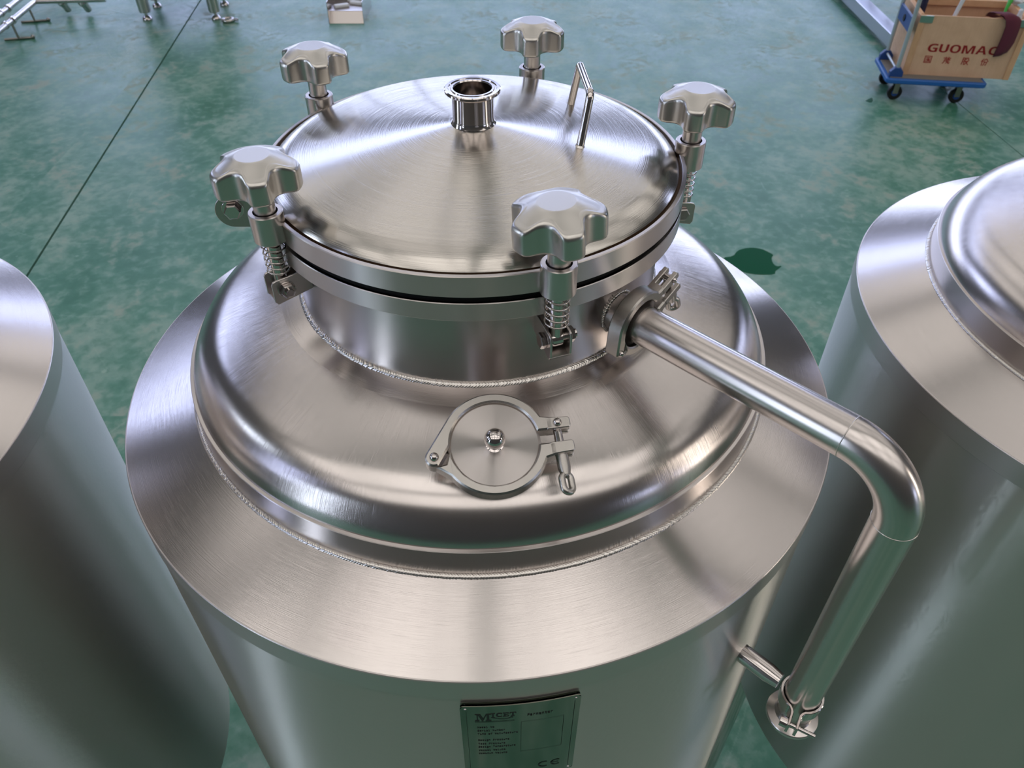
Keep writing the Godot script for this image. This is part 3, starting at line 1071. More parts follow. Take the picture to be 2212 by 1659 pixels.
func build_hall() -> void:
	var X := HALL.x
	var XR := RIGHT
	var XM := (XR - X) / 2.0   # middle and width of the hall
	var XW := XR + X
	var Y := HALL.y
	var Z := HALL.z
	# floor slabs between two sawn joints; the joints lie a little askew to the row of tanks
	var fl := Node3D.new()
	fl.name = "floor"
	add_child(fl)
	fl.set_meta("kind", "structure")
	fl.set_meta("label", "worn green painted concrete floor with sawn joints, dust and scuffs")
	var lean := 0.0945
	var joint := func(j: int, z: float, side: float) -> Vector2:
		var at: float = [-2.647 + (z + 4.82) * lean, 3.157 + (z + 5.43) * lean * 0.88][j]
		return Vector2(at + side * [0.0065, 0.0030][j], z)
	var strips := [
		[Vector2(-X - 0.3, -Z - 0.3), joint.call(0, -Z - 0.3, -1.0), joint.call(0, BACK + 0.3, -1.0), Vector2(-X - 0.3, BACK + 0.3)],
		[joint.call(0, -Z - 0.3, 1.0), joint.call(1, -Z - 0.3, -1.0), joint.call(1, BACK + 0.3, -1.0), joint.call(0, BACK + 0.3, 1.0)],
		[joint.call(1, -Z - 0.3, 1.0), Vector2(XR + 0.3, -Z - 0.3), Vector2(XR + 0.3, BACK + 0.3), joint.call(1, BACK + 0.3, 1.0)]]
	for s in strips:
		var b := MB.new()
		var top := []
		for q in s:
			top.append(b.add(Vector3(q.x, 0, q.y), Vector3.UP, Vector2(q.x, q.y) / 7.6 + Vector2(0.37, 0.21)))
		b.quad(top[0], top[1], top[2], top[3])
		for i in 4:
			var p: Vector2 = s[i]
			var q: Vector2 = s[(i + 1) % 4]
			var m := Vector3(q.y - p.y, 0, p.x - q.x).normalized()
			b.quad(b.add(Vector3(p.x, 0, p.y), m, Vector2.ZERO), b.add(Vector3(q.x, 0, q.y), m, Vector2.ZERO), b.add(Vector3(q.x, -0.02, q.y), m, Vector2.ZERO), b.add(Vector3(p.x, -0.02, p.y), m, Vector2.ZERO))
		part(fl, "slab", b, M.floor)
	var b := MB.new()
	b.box(Vector3(XM, -0.135, (BACK - Z) / 2.0), Vector3(XW + 0.6, 0.23, Z + BACK + 0.6))
	part(fl, "subfloor", b, M.joint)
	# walls: boxes round the openings, [from, to, bottom, top] along the wall
	var nw := 0
	var walls := {
		"wall_far": ["z", -Z, X, [[-8.4, 8.4, [[1.2, 4.2], [7.2, 9.2]]]], M.wall, "pale far wall of the hall with two bands of windows"],
		"wall_left": ["x", -X, X, [[-11.5, -5.6, [[4.6, 6.8]]], [-0.7, 0.5, [[0.15, 6.0]]], [2.6, 3.8, [[3.0, 6.6]]], [5.7, 7.0, [[0.15, 6.0]]]], M.wall, "pale left wall of the hall with high windows and two glazed gates"],
		"wall_right": ["x", XR, X, [[-11.0, -8.6, [[3.2, 6.0]]], [1.7, 3.1, [[0.15, 6.4]]], [5.4, 8.6, [[0.4, 3.4]]]], M.wall, "pale right wall of the hall with one high window and two lit gates"],
		"wall_near": ["z", BACK, X, [], M.back_wall, "grey wall of the hall behind the camera"]}
	for called in walls:
		var w: Array = walls[called]
		var along_x: bool = w[0] == "z"
		var lo := -X if along_x else -Z
		var hi := XR if along_x else BACK
		var box := func(bb: MB, a0: float, a1: float, y0: float, y1: float, off := 0.0, thick := 0.24) -> void:
			var c := Vector3((a0 + a1) / 2.0, (y0 + y1) / 2.0, w[1] + signf(w[1]) * (0.12 + off)) if along_x else Vector3(w[1] + signf(w[1]) * (0.12 + off), (y0 + y1) / 2.0, (a0 + a1) / 2.0)
			bb.box(c, Vector3(a1 - a0, y1 - y0, thick) if along_x else Vector3(thick, y1 - y0, a1 - a0))
		var wb := MB.new()
		var at := lo - 0.24
		for o in w[3]:
			box.call(wb, at, o[0], 0.0, Y)
			var low := 0.0
			for h in o[2]:
				box.call(wb, o[0], o[1], low, h[0])
				low = h[1]
			box.call(wb, o[0], o[1], low, Y)
			at = o[1]
		box.call(wb, at, hi + 0.24, 0.0, Y)
		struct(called, wb, w[4], w[5])
		for o in w[3]:
			for h in o[2]:
				nw += 1
				var fr := MB.new()
				var n := int(ceil((o[1] - o[0]) / 1.4))
				for i in n + 1:
					var x: float = lerpf(o[0], o[1], float(i) / n)
					box.call(fr, x - 0.04, x + 0.04, h[0], h[1], 0.0, 0.08)
				for y in [h[0] + 0.04, lerpf(h[0], h[1], 0.5), h[1] - 0.04]:
					box.call(fr, o[0], o[1], y - 0.04, y + 0.04, 0.0, 0.06)
				var lit: bool = called == "wall_right" and h[0] < 0.2
				var win := struct("window_%d" % nw, fr, M.frame, "window frame in the %s" % called.replace("_", " "))
				var pane := MB.new()
				box.call(pane, o[0], o[1], h[0], h[1], 0.03, 0.006)
				var cool: bool = called == "wall_left" and h[0] < 1.0
				part(win, "pane", pane, M.warm_window if lit else M.cool_window if cool else M.glass)
				if lit or cool:
					var al := AreaLight3D.new()
					al.name = "gate_light"
					al.area_size = Vector2(o[1] - o[0] - 0.2, h[1] - h[0] - 0.2)
					al.light_color = Color(1.0, 0.955, 0.90) if lit else Color(0.86, 0.92, 1.0)
					al.light_energy = 1.0 * (o[1] - o[0]) * (h[1] - h[0]) / PI
					al.area_range = 40.0
					al.shadow_enabled = true
					al.position = Vector3(w[1] - signf(w[1]) * 0.05, (h[0] + h[1]) / 2.0, (o[0] + o[1]) / 2.0)
					al.rotation.y = signf(w[1]) * PI / 2.0
					add_child(al, true)
	# roof: sheets of translucent panels between solid strips, on girders
	var roof := Node3D.new()
	roof.name = "ceiling"
	add_child(roof)
	roof.set_meta("kind", "structure")
	roof.set_meta("label", "hall roof of translucent panels between solid strips and grey girders")
	var xs := [-6.75, -2.25, 2.25, 6.75, 11.25]
	var zs := []
	for i in 5:
		zs.append(-Z + 2.2 + i * 4.4)
	for i in 6:
		var rb := MB.new()
		var x: float = -9.0 + 4.5 * i
		rb.box(Vector3(x, Y + 0.1, (BACK - Z) / 2.0), Vector3(0.5 if i in [1, 2, 3, 4] else 0.9, 0.2, Z + BACK + 0.5))
		part(roof, "roof_strip", rb, M.roof)
	for i in 6:
		var rb := MB.new()
		rb.box(Vector3(XM, Y + 0.1, -Z + 4.4 * i), Vector3(XW, 0.19, 1.0 if i == 3 else 0.5))
		part(roof, "roof_strip", rb, M.roof)
		var gb := MB.new()
		gb.box(Vector3(XM, Y - 0.22, -Z + 4.4 * i + (0.1 if i == 0 else -0.1 if i == 5 else 0.0)), Vector3(XW, 0.42, 0.16))
		part(roof, "girder", gb, M.girder)
	for x in [-7.9, -5.6, -3.4, -1.1, 1.1, 3.4, 5.6, 7.9, 10.1, 12.4]:
		var pb := MB.new()
		pb.box(Vector3(x, Y - 0.09, (BACK - Z) / 2.0), Vector3(0.09, 0.16, Z + BACK))
		part(roof, "purlin", pb, M.girder)
	for x in xs:
		for z in zs:
			nw += 1
			var sb := MB.new()
			sb.box(Vector3(x, Y + 0.06, z), Vector3(4.1, 0.02, 3.95))
			var dim: bool = absf(z + 2.0) < 1.0   # a row set dimmer for duller reflections on the steel
			var near: bool = z > 0.0
			struct("window_%d" % nw, sb, M.skylight_dim if dim else M.skylight if near else M.skylight_far, "translucent roof panel lit by the daylight above it")
			if x != xs[0]:
				continue
			var al := AreaLight3D.new()   # one lamp for the row of panels
			al.name = "skylight_lamp"
			al.area_size = Vector2(XW - 0.4, 3.8)
			al.light_color = Color(1.0, 0.982, 0.96)
			al.light_energy = (0.36 if dim else 0.66 if near else 0.45) * (XW - 0.4) * 3.8 / PI
			al.area_range = 40.0
			al.shadow_enabled = true
			al.position = Vector3(XM, Y + 0.035, z)
			al.rotation.x = -PI / 2.0
			add_child(al, true)


# ---------------------------------------------------------------- background things

func build_truck() -> void:
	var t := thing("platform_truck", "small blue platform truck on black casters carrying the wooden crate", "hand truck", Vector3(2.655, 0, -4.77), -0.139)
	# local: x along the long side from the handle end, z towards the back is negative
	var L := 0.67
	var D := 0.43
	var b := MB.new()
	var P := PackedVector2Array()
	var r := 0.03
	for c in [[Vector2(r, r), 180], [Vector2(L - r, r), 270], [Vector2(L - r, D - r), 0], [Vector2(r, D - r), 90]]:
		P.append_array(arc(c[0], r, c[1], c[1] + 90, 5))
	b.T = Transform3D(Basis(Vector3.RIGHT, -PI / 2.0), Vector3(0, 0, 0))
	b.extrude(P, 0.135, 0.168, 0.006)
	part(t, "bumper", b, M.blue)
	b = MB.new()
	b.box(Vector3(L / 2, 0.169, -D / 2), Vector3(L - 0.05, 0.006, D - 0.05), 0.001)
	part(t, "deck", b, M.deck)
	var tops := []
	for z in [-0.05, -D + 0.05]:
		b = MB.new()
		b.T = Transform3D(Basis.IDENTITY, Vector3(0.06, 0.17, z))
		b.extrude(PackedVector2Array([Vector2(-0.045, 0), Vector2(0.045, 0), Vector2(0.045, 0.035), Vector2(0.02, 0.065), Vector2(-0.02, 0.065), Vector2(-0.045, 0.035)]), -0.018, 0.018, 0.004)
		part(t, "handle_socket", b, M.blue_dark)
	b = MB.new()
	b.sweep(bend([Vector3(0.06, 0.19, -0.05), Vector3(0.06, 0.86, -0.05), Vector3(0.06, 0.86, -D + 0.05), Vector3(0.06, 0.19, -D + 0.05)], 0.06), 0.0135, 16)
	part(t, "handle", b, M.tube)
	b = MB.new()
	b.rod(Vector3(0.06, 0.215, -0.05), Vector3(0.06, 0.215, -D + 0.05), 0.009, 12)
	part(t, "axle", b, M.tube)
	b = MB.new()
	b.box(Vector3(0.06, 0.51, -D / 2), Vector3(0.018, 0.10, D - 0.12), 0.003)
	part(t, "handle_panel", b, M.blue_dark)
	b = MB.new()
	b.T = Transform3D(Basis(Vector3.UP, PI / 2), Vector3(0.048, 0.51, -D / 2))
	b.extrude(arc(Vector2.ZERO, 0.022, 0, 340, 17), -0.002, 0.002)
	part(t, "handle_hole", b, M.rubber)
	for x in [0.10, 0.52]:
		for z in [-0.075, -D + 0.075]:
			b = MB.new()
			b.rod(Vector3(x, 0.05, z - 0.014), Vector3(x, 0.05, z + 0.014), 0.05, 28, 0.006)
			var wheel := part(t, "wheel", b, M.rubber)
			b = MB.new()
			b.rod(Vector3(x, 0.05, z - 0.016), Vector3(x, 0.05, z + 0.016), 0.024, 20, 0.002)
			part(wheel, "hub", b, M.blue_dark)
			b = MB.new()
			b.box(Vector3(x, 0.128, z), Vector3(0.09, 0.012, 0.07), 0.001)
			for s in [-1.0, 1.0]:
				b.box(Vector3(x, 0.090, z + s * 0.022), Vector3(0.035, 0.085, 0.004), 0.001)
			part(t, "caster_fork", b, M.dark_steel)


func build_crate() -> void:
	var O := Vector3(2.779, 0.172, -4.851)
	var t := thing("wooden_crate", "open plywood crate with red lettering standing on the blue platform truck", "crate", O, -0.145)
	var W := 0.713
	var H := 0.395
	var D := 0.42
	var th := 0.012
	var b := MB.new()
	b.box(Vector3(W / 2, H / 2, -th / 2), Vector3(W, H, th), 0.001)
	var front := part(t, "front_panel", b, M.wood)
	b = MB.new()
	b.box(Vector3(W / 2, H / 2, -D + th / 2), Vector3(W, H, th), 0.001)
	part(t, "back_panel", b, M.wood)
	for x in [th / 2, W - th / 2]:
		b = MB.new()
		b.box(Vector3(x, H / 2, -D / 2), Vector3(th, H - 0.002, D - 2.0 * th), 0.001)
		part(t, "side_panel", b, M.wood)
	b = MB.new()
	b.box(Vector3(W / 2, 0.008, -D / 2), Vector3(W - 2.0 * th, 0.014, D - 2.0 * th))
	part(t, "bottom_panel", b, M.wood)
	# battens: posts at the front corners, rails inside the back and side panels
	for x in [0.019, W - 0.019]:
		b = MB.new()
		b.box(Vector3(x, H / 2, 0.004), Vector3(0.038, H, 0.008), 0.001)
		part(t, "batten", b, M.wood_light)
	b = MB.new()
	b.box(Vector3(W / 2, H - 0.022, -D + th + 0.011), Vector3(W - 2.0 * th, 0.042, 0.022), 0.001)
	part(t, "batten", b, M.wood_light)
	for x in [th + 0.011, W - th - 0.011]:
		b = MB.new()
		b.box(Vector3(x, H - 0.022, -D / 2), Vector3(0.022, 0.042, D - 2.0 * th - 0.045), 0.001)
		part(t, "batten", b, M.wood_light)
	for x in [0.045, W - 0.03]:
		b = MB.new()
		b.box(Vector3(x, H - 0.024, 0.0045), Vector3(0.085, 0.046, 0.010), 0.0015)
		part(t, "corner_plate", b, M.bracket)
	# lettering, printed on the front
	var place := func(x: float, y: float, z: float) -> Vector3:
		return Vector3(x, y, 0.0012 + z)
	var x := 0.118
	for ch in ["G", "U", "O", "M", "A", "O"]:
		b = MB.new()
		x += bend_text(b, ch, "Droid Sans", 700, 0.053, 1.45, Vector2(x, 0.160), place) + 0.011
		part(front, "letter", b, M.red)
	var glyphs := [
		[[0, 0, 0, 10], [0, 10, 10, 10], [10, 10, 10, 0], [0, 0, 10, 0], [2, 7.6, 8, 7.6], [2, 5, 8, 5], [1.6, 2.2, 8.4, 2.2], [5, 7.6, 5, 2.2], [6.6, 4, 7.4, 3.2]],
		[[0, 8.4, 10, 8.4], [3, 10, 3, 7], [7, 10, 7, 7], [1.6, 5.8, 9.6, 5.8], [1.8, 5.8, 1.4, 2.4], [1.4, 2.4, 0, 0], [3.4, 3.6, 5, 3.6], [5.2, 6.6, 6.2, 3], [6.2, 3, 9, 0], [9, 0, 9.8, 1.8], [8.6, 4, 5, 0.6], [7.6, 7, 8.6, 6.4]],
		[[0.4, 10, 0.4, 1.6], [0.4, 1.6, 0, 0], [0.4, 10, 3.6, 10], [3.6, 10, 3.6, 0], [0.4, 7, 3.6, 7], [0.4, 4.2, 3.6, 4.2], [5.4, 10, 5.2, 7.6], [5.4, 10, 8.2, 10], [8.2, 10, 8.4, 7], [8.4, 7, 9.8, 7], [5, 5, 9, 5], [9, 5, 5, 0], [5.6, 4, 9.8, 0]],
		[[2.6, 10, 0, 6], [1.6, 7.6, 1.6, 0], [5.6, 10, 3.6, 6.6], [7, 10, 9.8, 6.4], [4.2, 5.2, 8.6, 5.2], [8.6, 5.2, 8, 0.6], [8, 0.6, 7, 0.8], [5.8, 5.2, 4, 0]]]
	for g in glyphs.size():
		b = MB.new()
		for s in glyphs[g]:
			var p := Vector2(0.122 + g * 0.124, 0.088)
			stroke(b, p + Vector2(s[0], s[1]) * 0.0043, p + Vector2(s[2], s[3]) * 0.0043, 0.0056, place, 0.0003)
		part(front, "character", b, M.red_soft)


func crate_at(x: float, y: float, z: float) -> Vector3:
	return Vector3(2.779, 0.172, -4.851) + Basis(Vector3.UP, -0.145) * Vector3(x, y, z)


func build_crate_things() -> void:
	# maroon cloth over the front edge
	var t := thing("folded_cloth", "dark maroon folded cloth hanging over the front edge of the crate", "cloth", crate_at(0.54, 0.395, 0.0), -0.145)
	var b := MB.new()
	var rows := []
	var back := []
	var prof := [Vector2(-0.16, -0.03), Vector2(-0.11, 0.0), Vector2(-0.06, 0.014), Vector2(-0.015, 0.018), Vector2(0.012, 0.014), Vector2(0.026, -0.004), Vector2(0.032, -0.04), Vector2(0.036, -0.09), Vector2(0.036, -0.14), Vector2(0.030, -0.19), Vector2(0.025, -0.222)]
	for side in [1.0, -1.0]:
		for i in prof.size():
			var k := i if side > 0 else prof.size() - 1 - i
			var s := k / float(prof.size() - 1)
			var line := PackedVector3Array()
			for j in 13:
				var u := j / 12.0
				var left := lerpf(-0.075, 0.006, smoothstep(0.1, 0.62, s))
				var right := lerpf(0.045, 0.098, smoothstep(0.1, 0.6, s)) - 0.016 * smoothstep(0.8, 1.0, s)
				var x := lerpf(left, right, u)
				var p: Vector2 = prof[k]
				var slant := 0.034 * (u - 0.5) * smoothstep(0.7, 1.0, s)
				var bulge: float = 0.012 * sin(u * PI) * side + 0.003 * sin(u * 9.0 + s * 4.0)
				line.append(Vector3(x, p.y + slant + (bulge * 0.7 if s < 0.5 else 0.0) + (0.004 * side if s < 0.5 else 0.0), p.x + (bulge + 0.004 * side if s >= 0.4 else 0.0)))
			rows.append(line)
	b.grid(rows, false, true)
	part(t, "drape", b, M.cloth)
	# white plastic pieces that stick out of the crate
	var stick := thing("white_tube", "white plastic tube leaning against the front edge inside the crate", "tube", crate_at(0.245, 0.02, -0.10), -0.145)
	b = MB.new()
	b.sweep(PackedVector3Array([Vector3(-0.055, 0, 0.0), Vector3(0.0, 0.385, 0.03), Vector3(0.012, 0.475, 0.037)]), 0.0135, 16)
	part(stick, "tube_wall", b, M.white)
	var cap := thing("white_bottle", "small white bottle top showing at the right front of the crate", "bottle", crate_at(0.640, 0.02, -0.055), -0.145)
	b = MB.new()
	b.lathe([Vector2(0.0, 0.425), Vector2(0.008, 0.424), Vector2(0.014, 0.417), Vector2(0.015, 0.395), Vector2(0.017, 0.38), Vector2(0.024, 0.36), Vector2(0.026, 0.02), Vector2(0.024, 0.0), Vector2(0, 0)], 24)
	part(cap, "bottle_body", b, M.white)
	var can := thing("spray_can", "white can with a dark blue rim at the left end of the crate", "can", crate_at(0.035, 0.172, -0.30), -0.145)
	can.position = crate_at(0.062, 0.02, -0.22)
	b = MB.new()
	b.lathe([Vector2(0, 0.50), Vector2(0.022, 0.498), Vector2(0.027, 0.488), Vector2(0.027, 0.440)], 24)
	part(can, "cap", b, M.white)
	b = MB.new()
	b.lathe([Vector2(0.0275, 0.440), Vector2(0.0285, 0.436), Vector2(0.0285, 0.0), Vector2(0, 0)], 24)
	part(can, "body", b, M.navy)
	var glove := thing("work_glove", "white work glove with a green cuff on the right rear corner of the crate", "glove", crate_at(0.665, 0.395, -0.30), -0.145)
	b = MB.new()
	b.sweep(PackedVector3Array([Vector3(-0.055, -0.035, 0.075), Vector3(-0.045, 0.0, 0.055), Vector3(-0.03, 0.024, 0.03), Vector3(-0.018, 0.030, 0.005), Vector3(-0.01, 0.034, -0.02)]), [0.008, 0.011, 0.014, 0.017, 0.016], 14)
	part(glove, "cuff", b, M.green)
	b = MB.new()
	b.sweep(PackedVector3Array([Vector3(-0.012, 0.030, -0.012), Vector3(0.004, 0.032, -0.014), Vector3(0.025, 0.034, -0.018), Vector3(0.05, 0.032, -0.02), Vector3(0.066, 0.028, -0.021)]), [0.012, 0.024, 0.030, 0.028, 0.018], 16)
	for i in 4:
		var z := -0.046 + i * 0.018
		b.sweep(PackedVector3Array([Vector3(0.052, 0.032, z), Vector3(0.075, 0.03, z * 1.1), Vector3(0.095, 0.018, z * 1.15), Vector3(0.10, 0.006, z * 1.15)]), [0.010, 0.0095, 0.009, 0.006], 10)
	b.sweep(PackedVector3Array([Vector3(0.012, 0.034, 0.006), Vector3(0.03, 0.036, 0.024), Vector3(0.05, 0.030, 0.034)]), [0.011, 0.010, 0.007], 10)
	part(glove, "hand", b, M.white)


func build_background() -> void:
	# long steel frame on the floor behind the truck
	var t := thing("steel_bench_frame", "long brushed steel frame lying on the floor behind the blue truck", "metal frame", Vector3(3.10, 0, -6.2))
	for q in [[0.0, 0.09, 0.12, 0.10], [0.16, 0.30, 0.05, 0.05], [0.40, 0.34, 0.05, 0.05]]:
		var b := MB.new()
		b.box(Vector3(q[0], q[1], -0.55), Vector3(q[2], q[3], 2.6), 0.004)
		part(t, "rail", b, M.bench)
	for z in [0.5, 0.1, -0.35, -0.8, -1.3]:
		var b := MB.new()
		b.box(Vector3(0.28, 0.31, z), Vector3(0.20, 0.03, 0.04), 0.002)
		part(t, "crossbar", b, M.tube)
	for z in [0.6, -1.6]:
		for x in [0.0, 0.16, 0.40]:
			var b := MB.new()
			b.box(Vector3(x, 0.16 if x > 0.0 else 0.02, z), Vector3(0.04, 0.32 if x > 0.0 else 0.04, 0.04), 0.002)
			part(t, "leg", b, M.bench)
	# vessel on legs at the far left
	t = thing("brew_vessel", "steel vessel on four legs with round feet at the far left", "tank", Vector3(-2.86, 0, -6.67))
	var b := MB.new()
	b.T = Transform3D(Basis.IDENTITY, Vector3(0, 0, 0))
	b.lathe([Vector2(0, 1.7), Vector2(0.30, 1.62), Vector2(0.42, 1.5), Vector2(0.42, 0.44), Vector2(0.36, 0.36), Vector2(0.0, 0.31)], 64)
	part(t, "shell", b, M.jacket)
	for c in [Vector2(-0.30, 0.165), Vector2(0.30, 0.15), Vector2(-0.33, -0.18), Vector2(0.27, -0.23)]:
		b = MB.new()
		b.sweep(PackedVector3Array([Vector3(c.x, 0.9, c.y), Vector3(c.x, 0.075, c.y), Vector3(c.x, 0.066, c.y)]), [0.060, 0.050, 0.044], 20)
		var leg := part(t, "leg", b, M.satin)
		b = MB.new()
		b.rod(Vector3(c.x, 0.1, c.y), Vector3(c.x, 0.03, c.y), 0.013, 12)
		b.T = Transform3D(Basis.IDENTITY, Vector3(c.x, 0, c.y))
		b.lathe([Vector2(0.010, 0.040), Vector2(0.024, 0.034), Vector2(0.038, 0.020), Vector2(0.042, 0.008), Vector2(0.041, 0.0), Vector2(0, 0)], 24)
		part(leg, "foot", b, M.polish)
	# low pipework on t-shaped stands
	t = thing("pipe_manifold", "low steel pipework on stands in the far left corner", "pipework", Vector3(-4.05, 0, -6.0))
	for off in [Vector3(0.0, 0.15, 0.0), Vector3(-0.18, 0.15, -0.30)]:
		b = MB.new()
		b.sweep(bend([off + Vector3(-0.5, -0.02, 0.75), off + Vector3(0.015, 0, 0.32), off + Vector3(-0.035, 0, -0.5), off + Vector3(-0.15, 0, -2.0)], 0.12), 0.022, 18)
		part(t, "pipe", b, M.pipe)
		for z in [-0.02, 0.10]:
			b = MB.new()
			b.rod(off + Vector3(-0.004, 0, z - 0.016), off + Vector3(-0.001, 0, z + 0.016), 0.030, 18, 0.003)
			part(t, "coupling", b, M.polish)
	for s in [Vector3(0.0, 0, 0.0), Vector3(-0.06, 0, -0.43)]:
		b = MB.new()
		b.rod(s + Vector3(-0.01, 0.14, 0.0), s + Vector3(0.0, 0.014, 0.0), 0.009, 12)
		b.rod(s + Vector3(-0.11, 0.010, 0.02), s + Vector3(0.10, 0.010, -0.03), 0.010, 12)
		b.ball(s + Vector3(0.105, 0.016, -0.03), 0.017, 16)
		part(t, "stand", b, M.dark_steel)
	b = MB.new()
	b.rod(Vector3(-0.03, 0.15, -0.50), Vector3(0.55, 0.15, -0.56), 0.020, 16)
	part(t, "pipe", b, M.pipe)
	for x in [0.14, 0.32]:
		b = MB.new()
		b.T = Transform3D(Basis(Vector3.RIGHT, 0.6), Vector3(x, 0.10, -0.62))
		b.lathe([Vector2(0, 0.05), Vector2(0.03, 0.045), Vector2(0.042, 0.03), Vector2(0.042, 0.01), Vector2(0.03, -0.02), Vector2(0.03, -0.08), Vector2(0, -0.08)], 24)
		part(t, "valve_cap", b, M.polish)
	# folded sheet-steel box
	t = thing("steel_box", "open bright sheet-steel box standing on the floor beyond the lid", "box", Vector3(-1.40, 0, -6.40))
	for q in [[Vector3(0, 0.070, -0.30), Vector3(0.30, 0.006, 0.36), "bottom"], [Vector3(-0.15, 0.09, -0.24), Vector3(0.004, 0.18, 0.48), "side"], [Vector3(0.15, 0.09, -0.24), Vector3(0.004, 0.18, 0.48), "side"], [Vector3(0, 0.09, -0.48), Vector3(0.30, 0.18, 0.004), "side"]]:
		b = MB.new()
		b.box(q[0], q[1], 0.001)
		part(t, q[2], b, M.satin if q[2] == "bottom" else M.polish)
	b = MB.new()
	b.T = Transform3D(Basis(Vector3.RIGHT, -0.95), Vector3(0, 0.036, -0.062))
	b.box(Vector3.ZERO, Vector3(0.296, 0.124, 0.004), 0.001)
	part(t, "ramp", b, M.satin)
	for q in [[-0.07, -0.22, 0.4], [0.06, -0.30, -0.3], [0.02, -0.40, 0.9]]:  # pale pieces lying in the box
		b = MB.new()
		b.T = Transform3D(Basis(Vector3.UP, q[2]), Vector3(q[0], 0.085, q[1]))
		b.box(Vector3.ZERO, Vector3(0.13, 0.024, 0.06), 0.006)
		part(t, "pale_piece", b, M.white)
	# a loose clamp ring next to a foot of the vessel
	t = thing("loose_ring", "loose steel ring lying on the floor beside the vessel's right foot", "ring", Vector3(-2.44, 0, -6.46))
	b = MB.new()
	var loop := PackedVector3Array()
	for p in arc(Vector2.ZERO, 0.042, 0, 350, 35):
		loop.append(Vector3(p.x, 0.016, p.y))
	b.sweep(loop, 0.015, 12, false, true)
	part(t, "ring_body", b, M.cast)
	b = MB.new()
	b.rod(Vector3(0.05, 0.018, 0.0), Vector3(0.09, 0.018, 0.006), 0.013, 12, 0.003)
	part(t, "lug", b, M.polish)
	# wet patches
	var shapes := [["puddle", "large dark green wet patch on the floor between two tanks", [Vector2(1560, 556), Vector2(1583, 553), Vector2(1592, 541), Vector2(1606, 536), Vector2(1624, 534), Vector2(1645, 537), Vector2(1660, 544), Vector2(1671, 550), Vector2(1666, 556), Vector2(1668, 566), Vector2(1676, 575), Vector2(1690, 573), Vector2(1680, 581), Vector2(1674, 585), Vector2(1674, 592), Vector2(1640, 593), Vector2(1612, 589), Vector2(1594, 583), Vector2(1568, 568)]],
		["puddle", "small dark green wet spot on the floor left of the blue truck", [Vector2(1867, 217), Vector2(1874, 213), Vector2(1883, 209), Vector2(1885, 217), Vector2(1880, 221)]]]
	for s in shapes:
		var P := PackedVector2Array()
		for q in s[2]:
			P.append(floor_point(q))
		var c := Vector2.ZERO
		for q in P:
			c += q / P.size()
		var sm := PackedVector2Array()
		for i in P.size():
			var a := P[i] - c
			var d := P[(i + 1) % P.size()] - c
			sm.append(a.lerp(d, 0.22))
			sm.append(a.lerp(d, 0.78))
		b = MB.new()
		b.T = Transform3D(Basis(Vector3.RIGHT, PI / 2.0), Vector3.ZERO)
		b.extrude(sm, -0.0012, 0.0, 0.0006)
		var o := part(self, numbered(s[0]), b, M.puddle)
		o.position = Vector3(c.x, 0.0, c.y)
		tag(o, s[1], "puddle")


# where a line of sight of the reference view meets the floor (used to measure outlines once)
func floor_point(px: Vector2) -> Vector2:
	var f := 1692.8
	var p := deg_to_rad(PITCH)
	var x := (px.x - 1106.0) / f
	var y := -(px.y - 829.5) / f
	var d := Vector3(x, y * cos(p) - sin(p), -cos(p) - y * sin(p))
	var q := CAM_AT + d * (CAM_AT.y / -d.y)
	return Vector2(q.x, q.z)


# ----------------------------------------------------------------

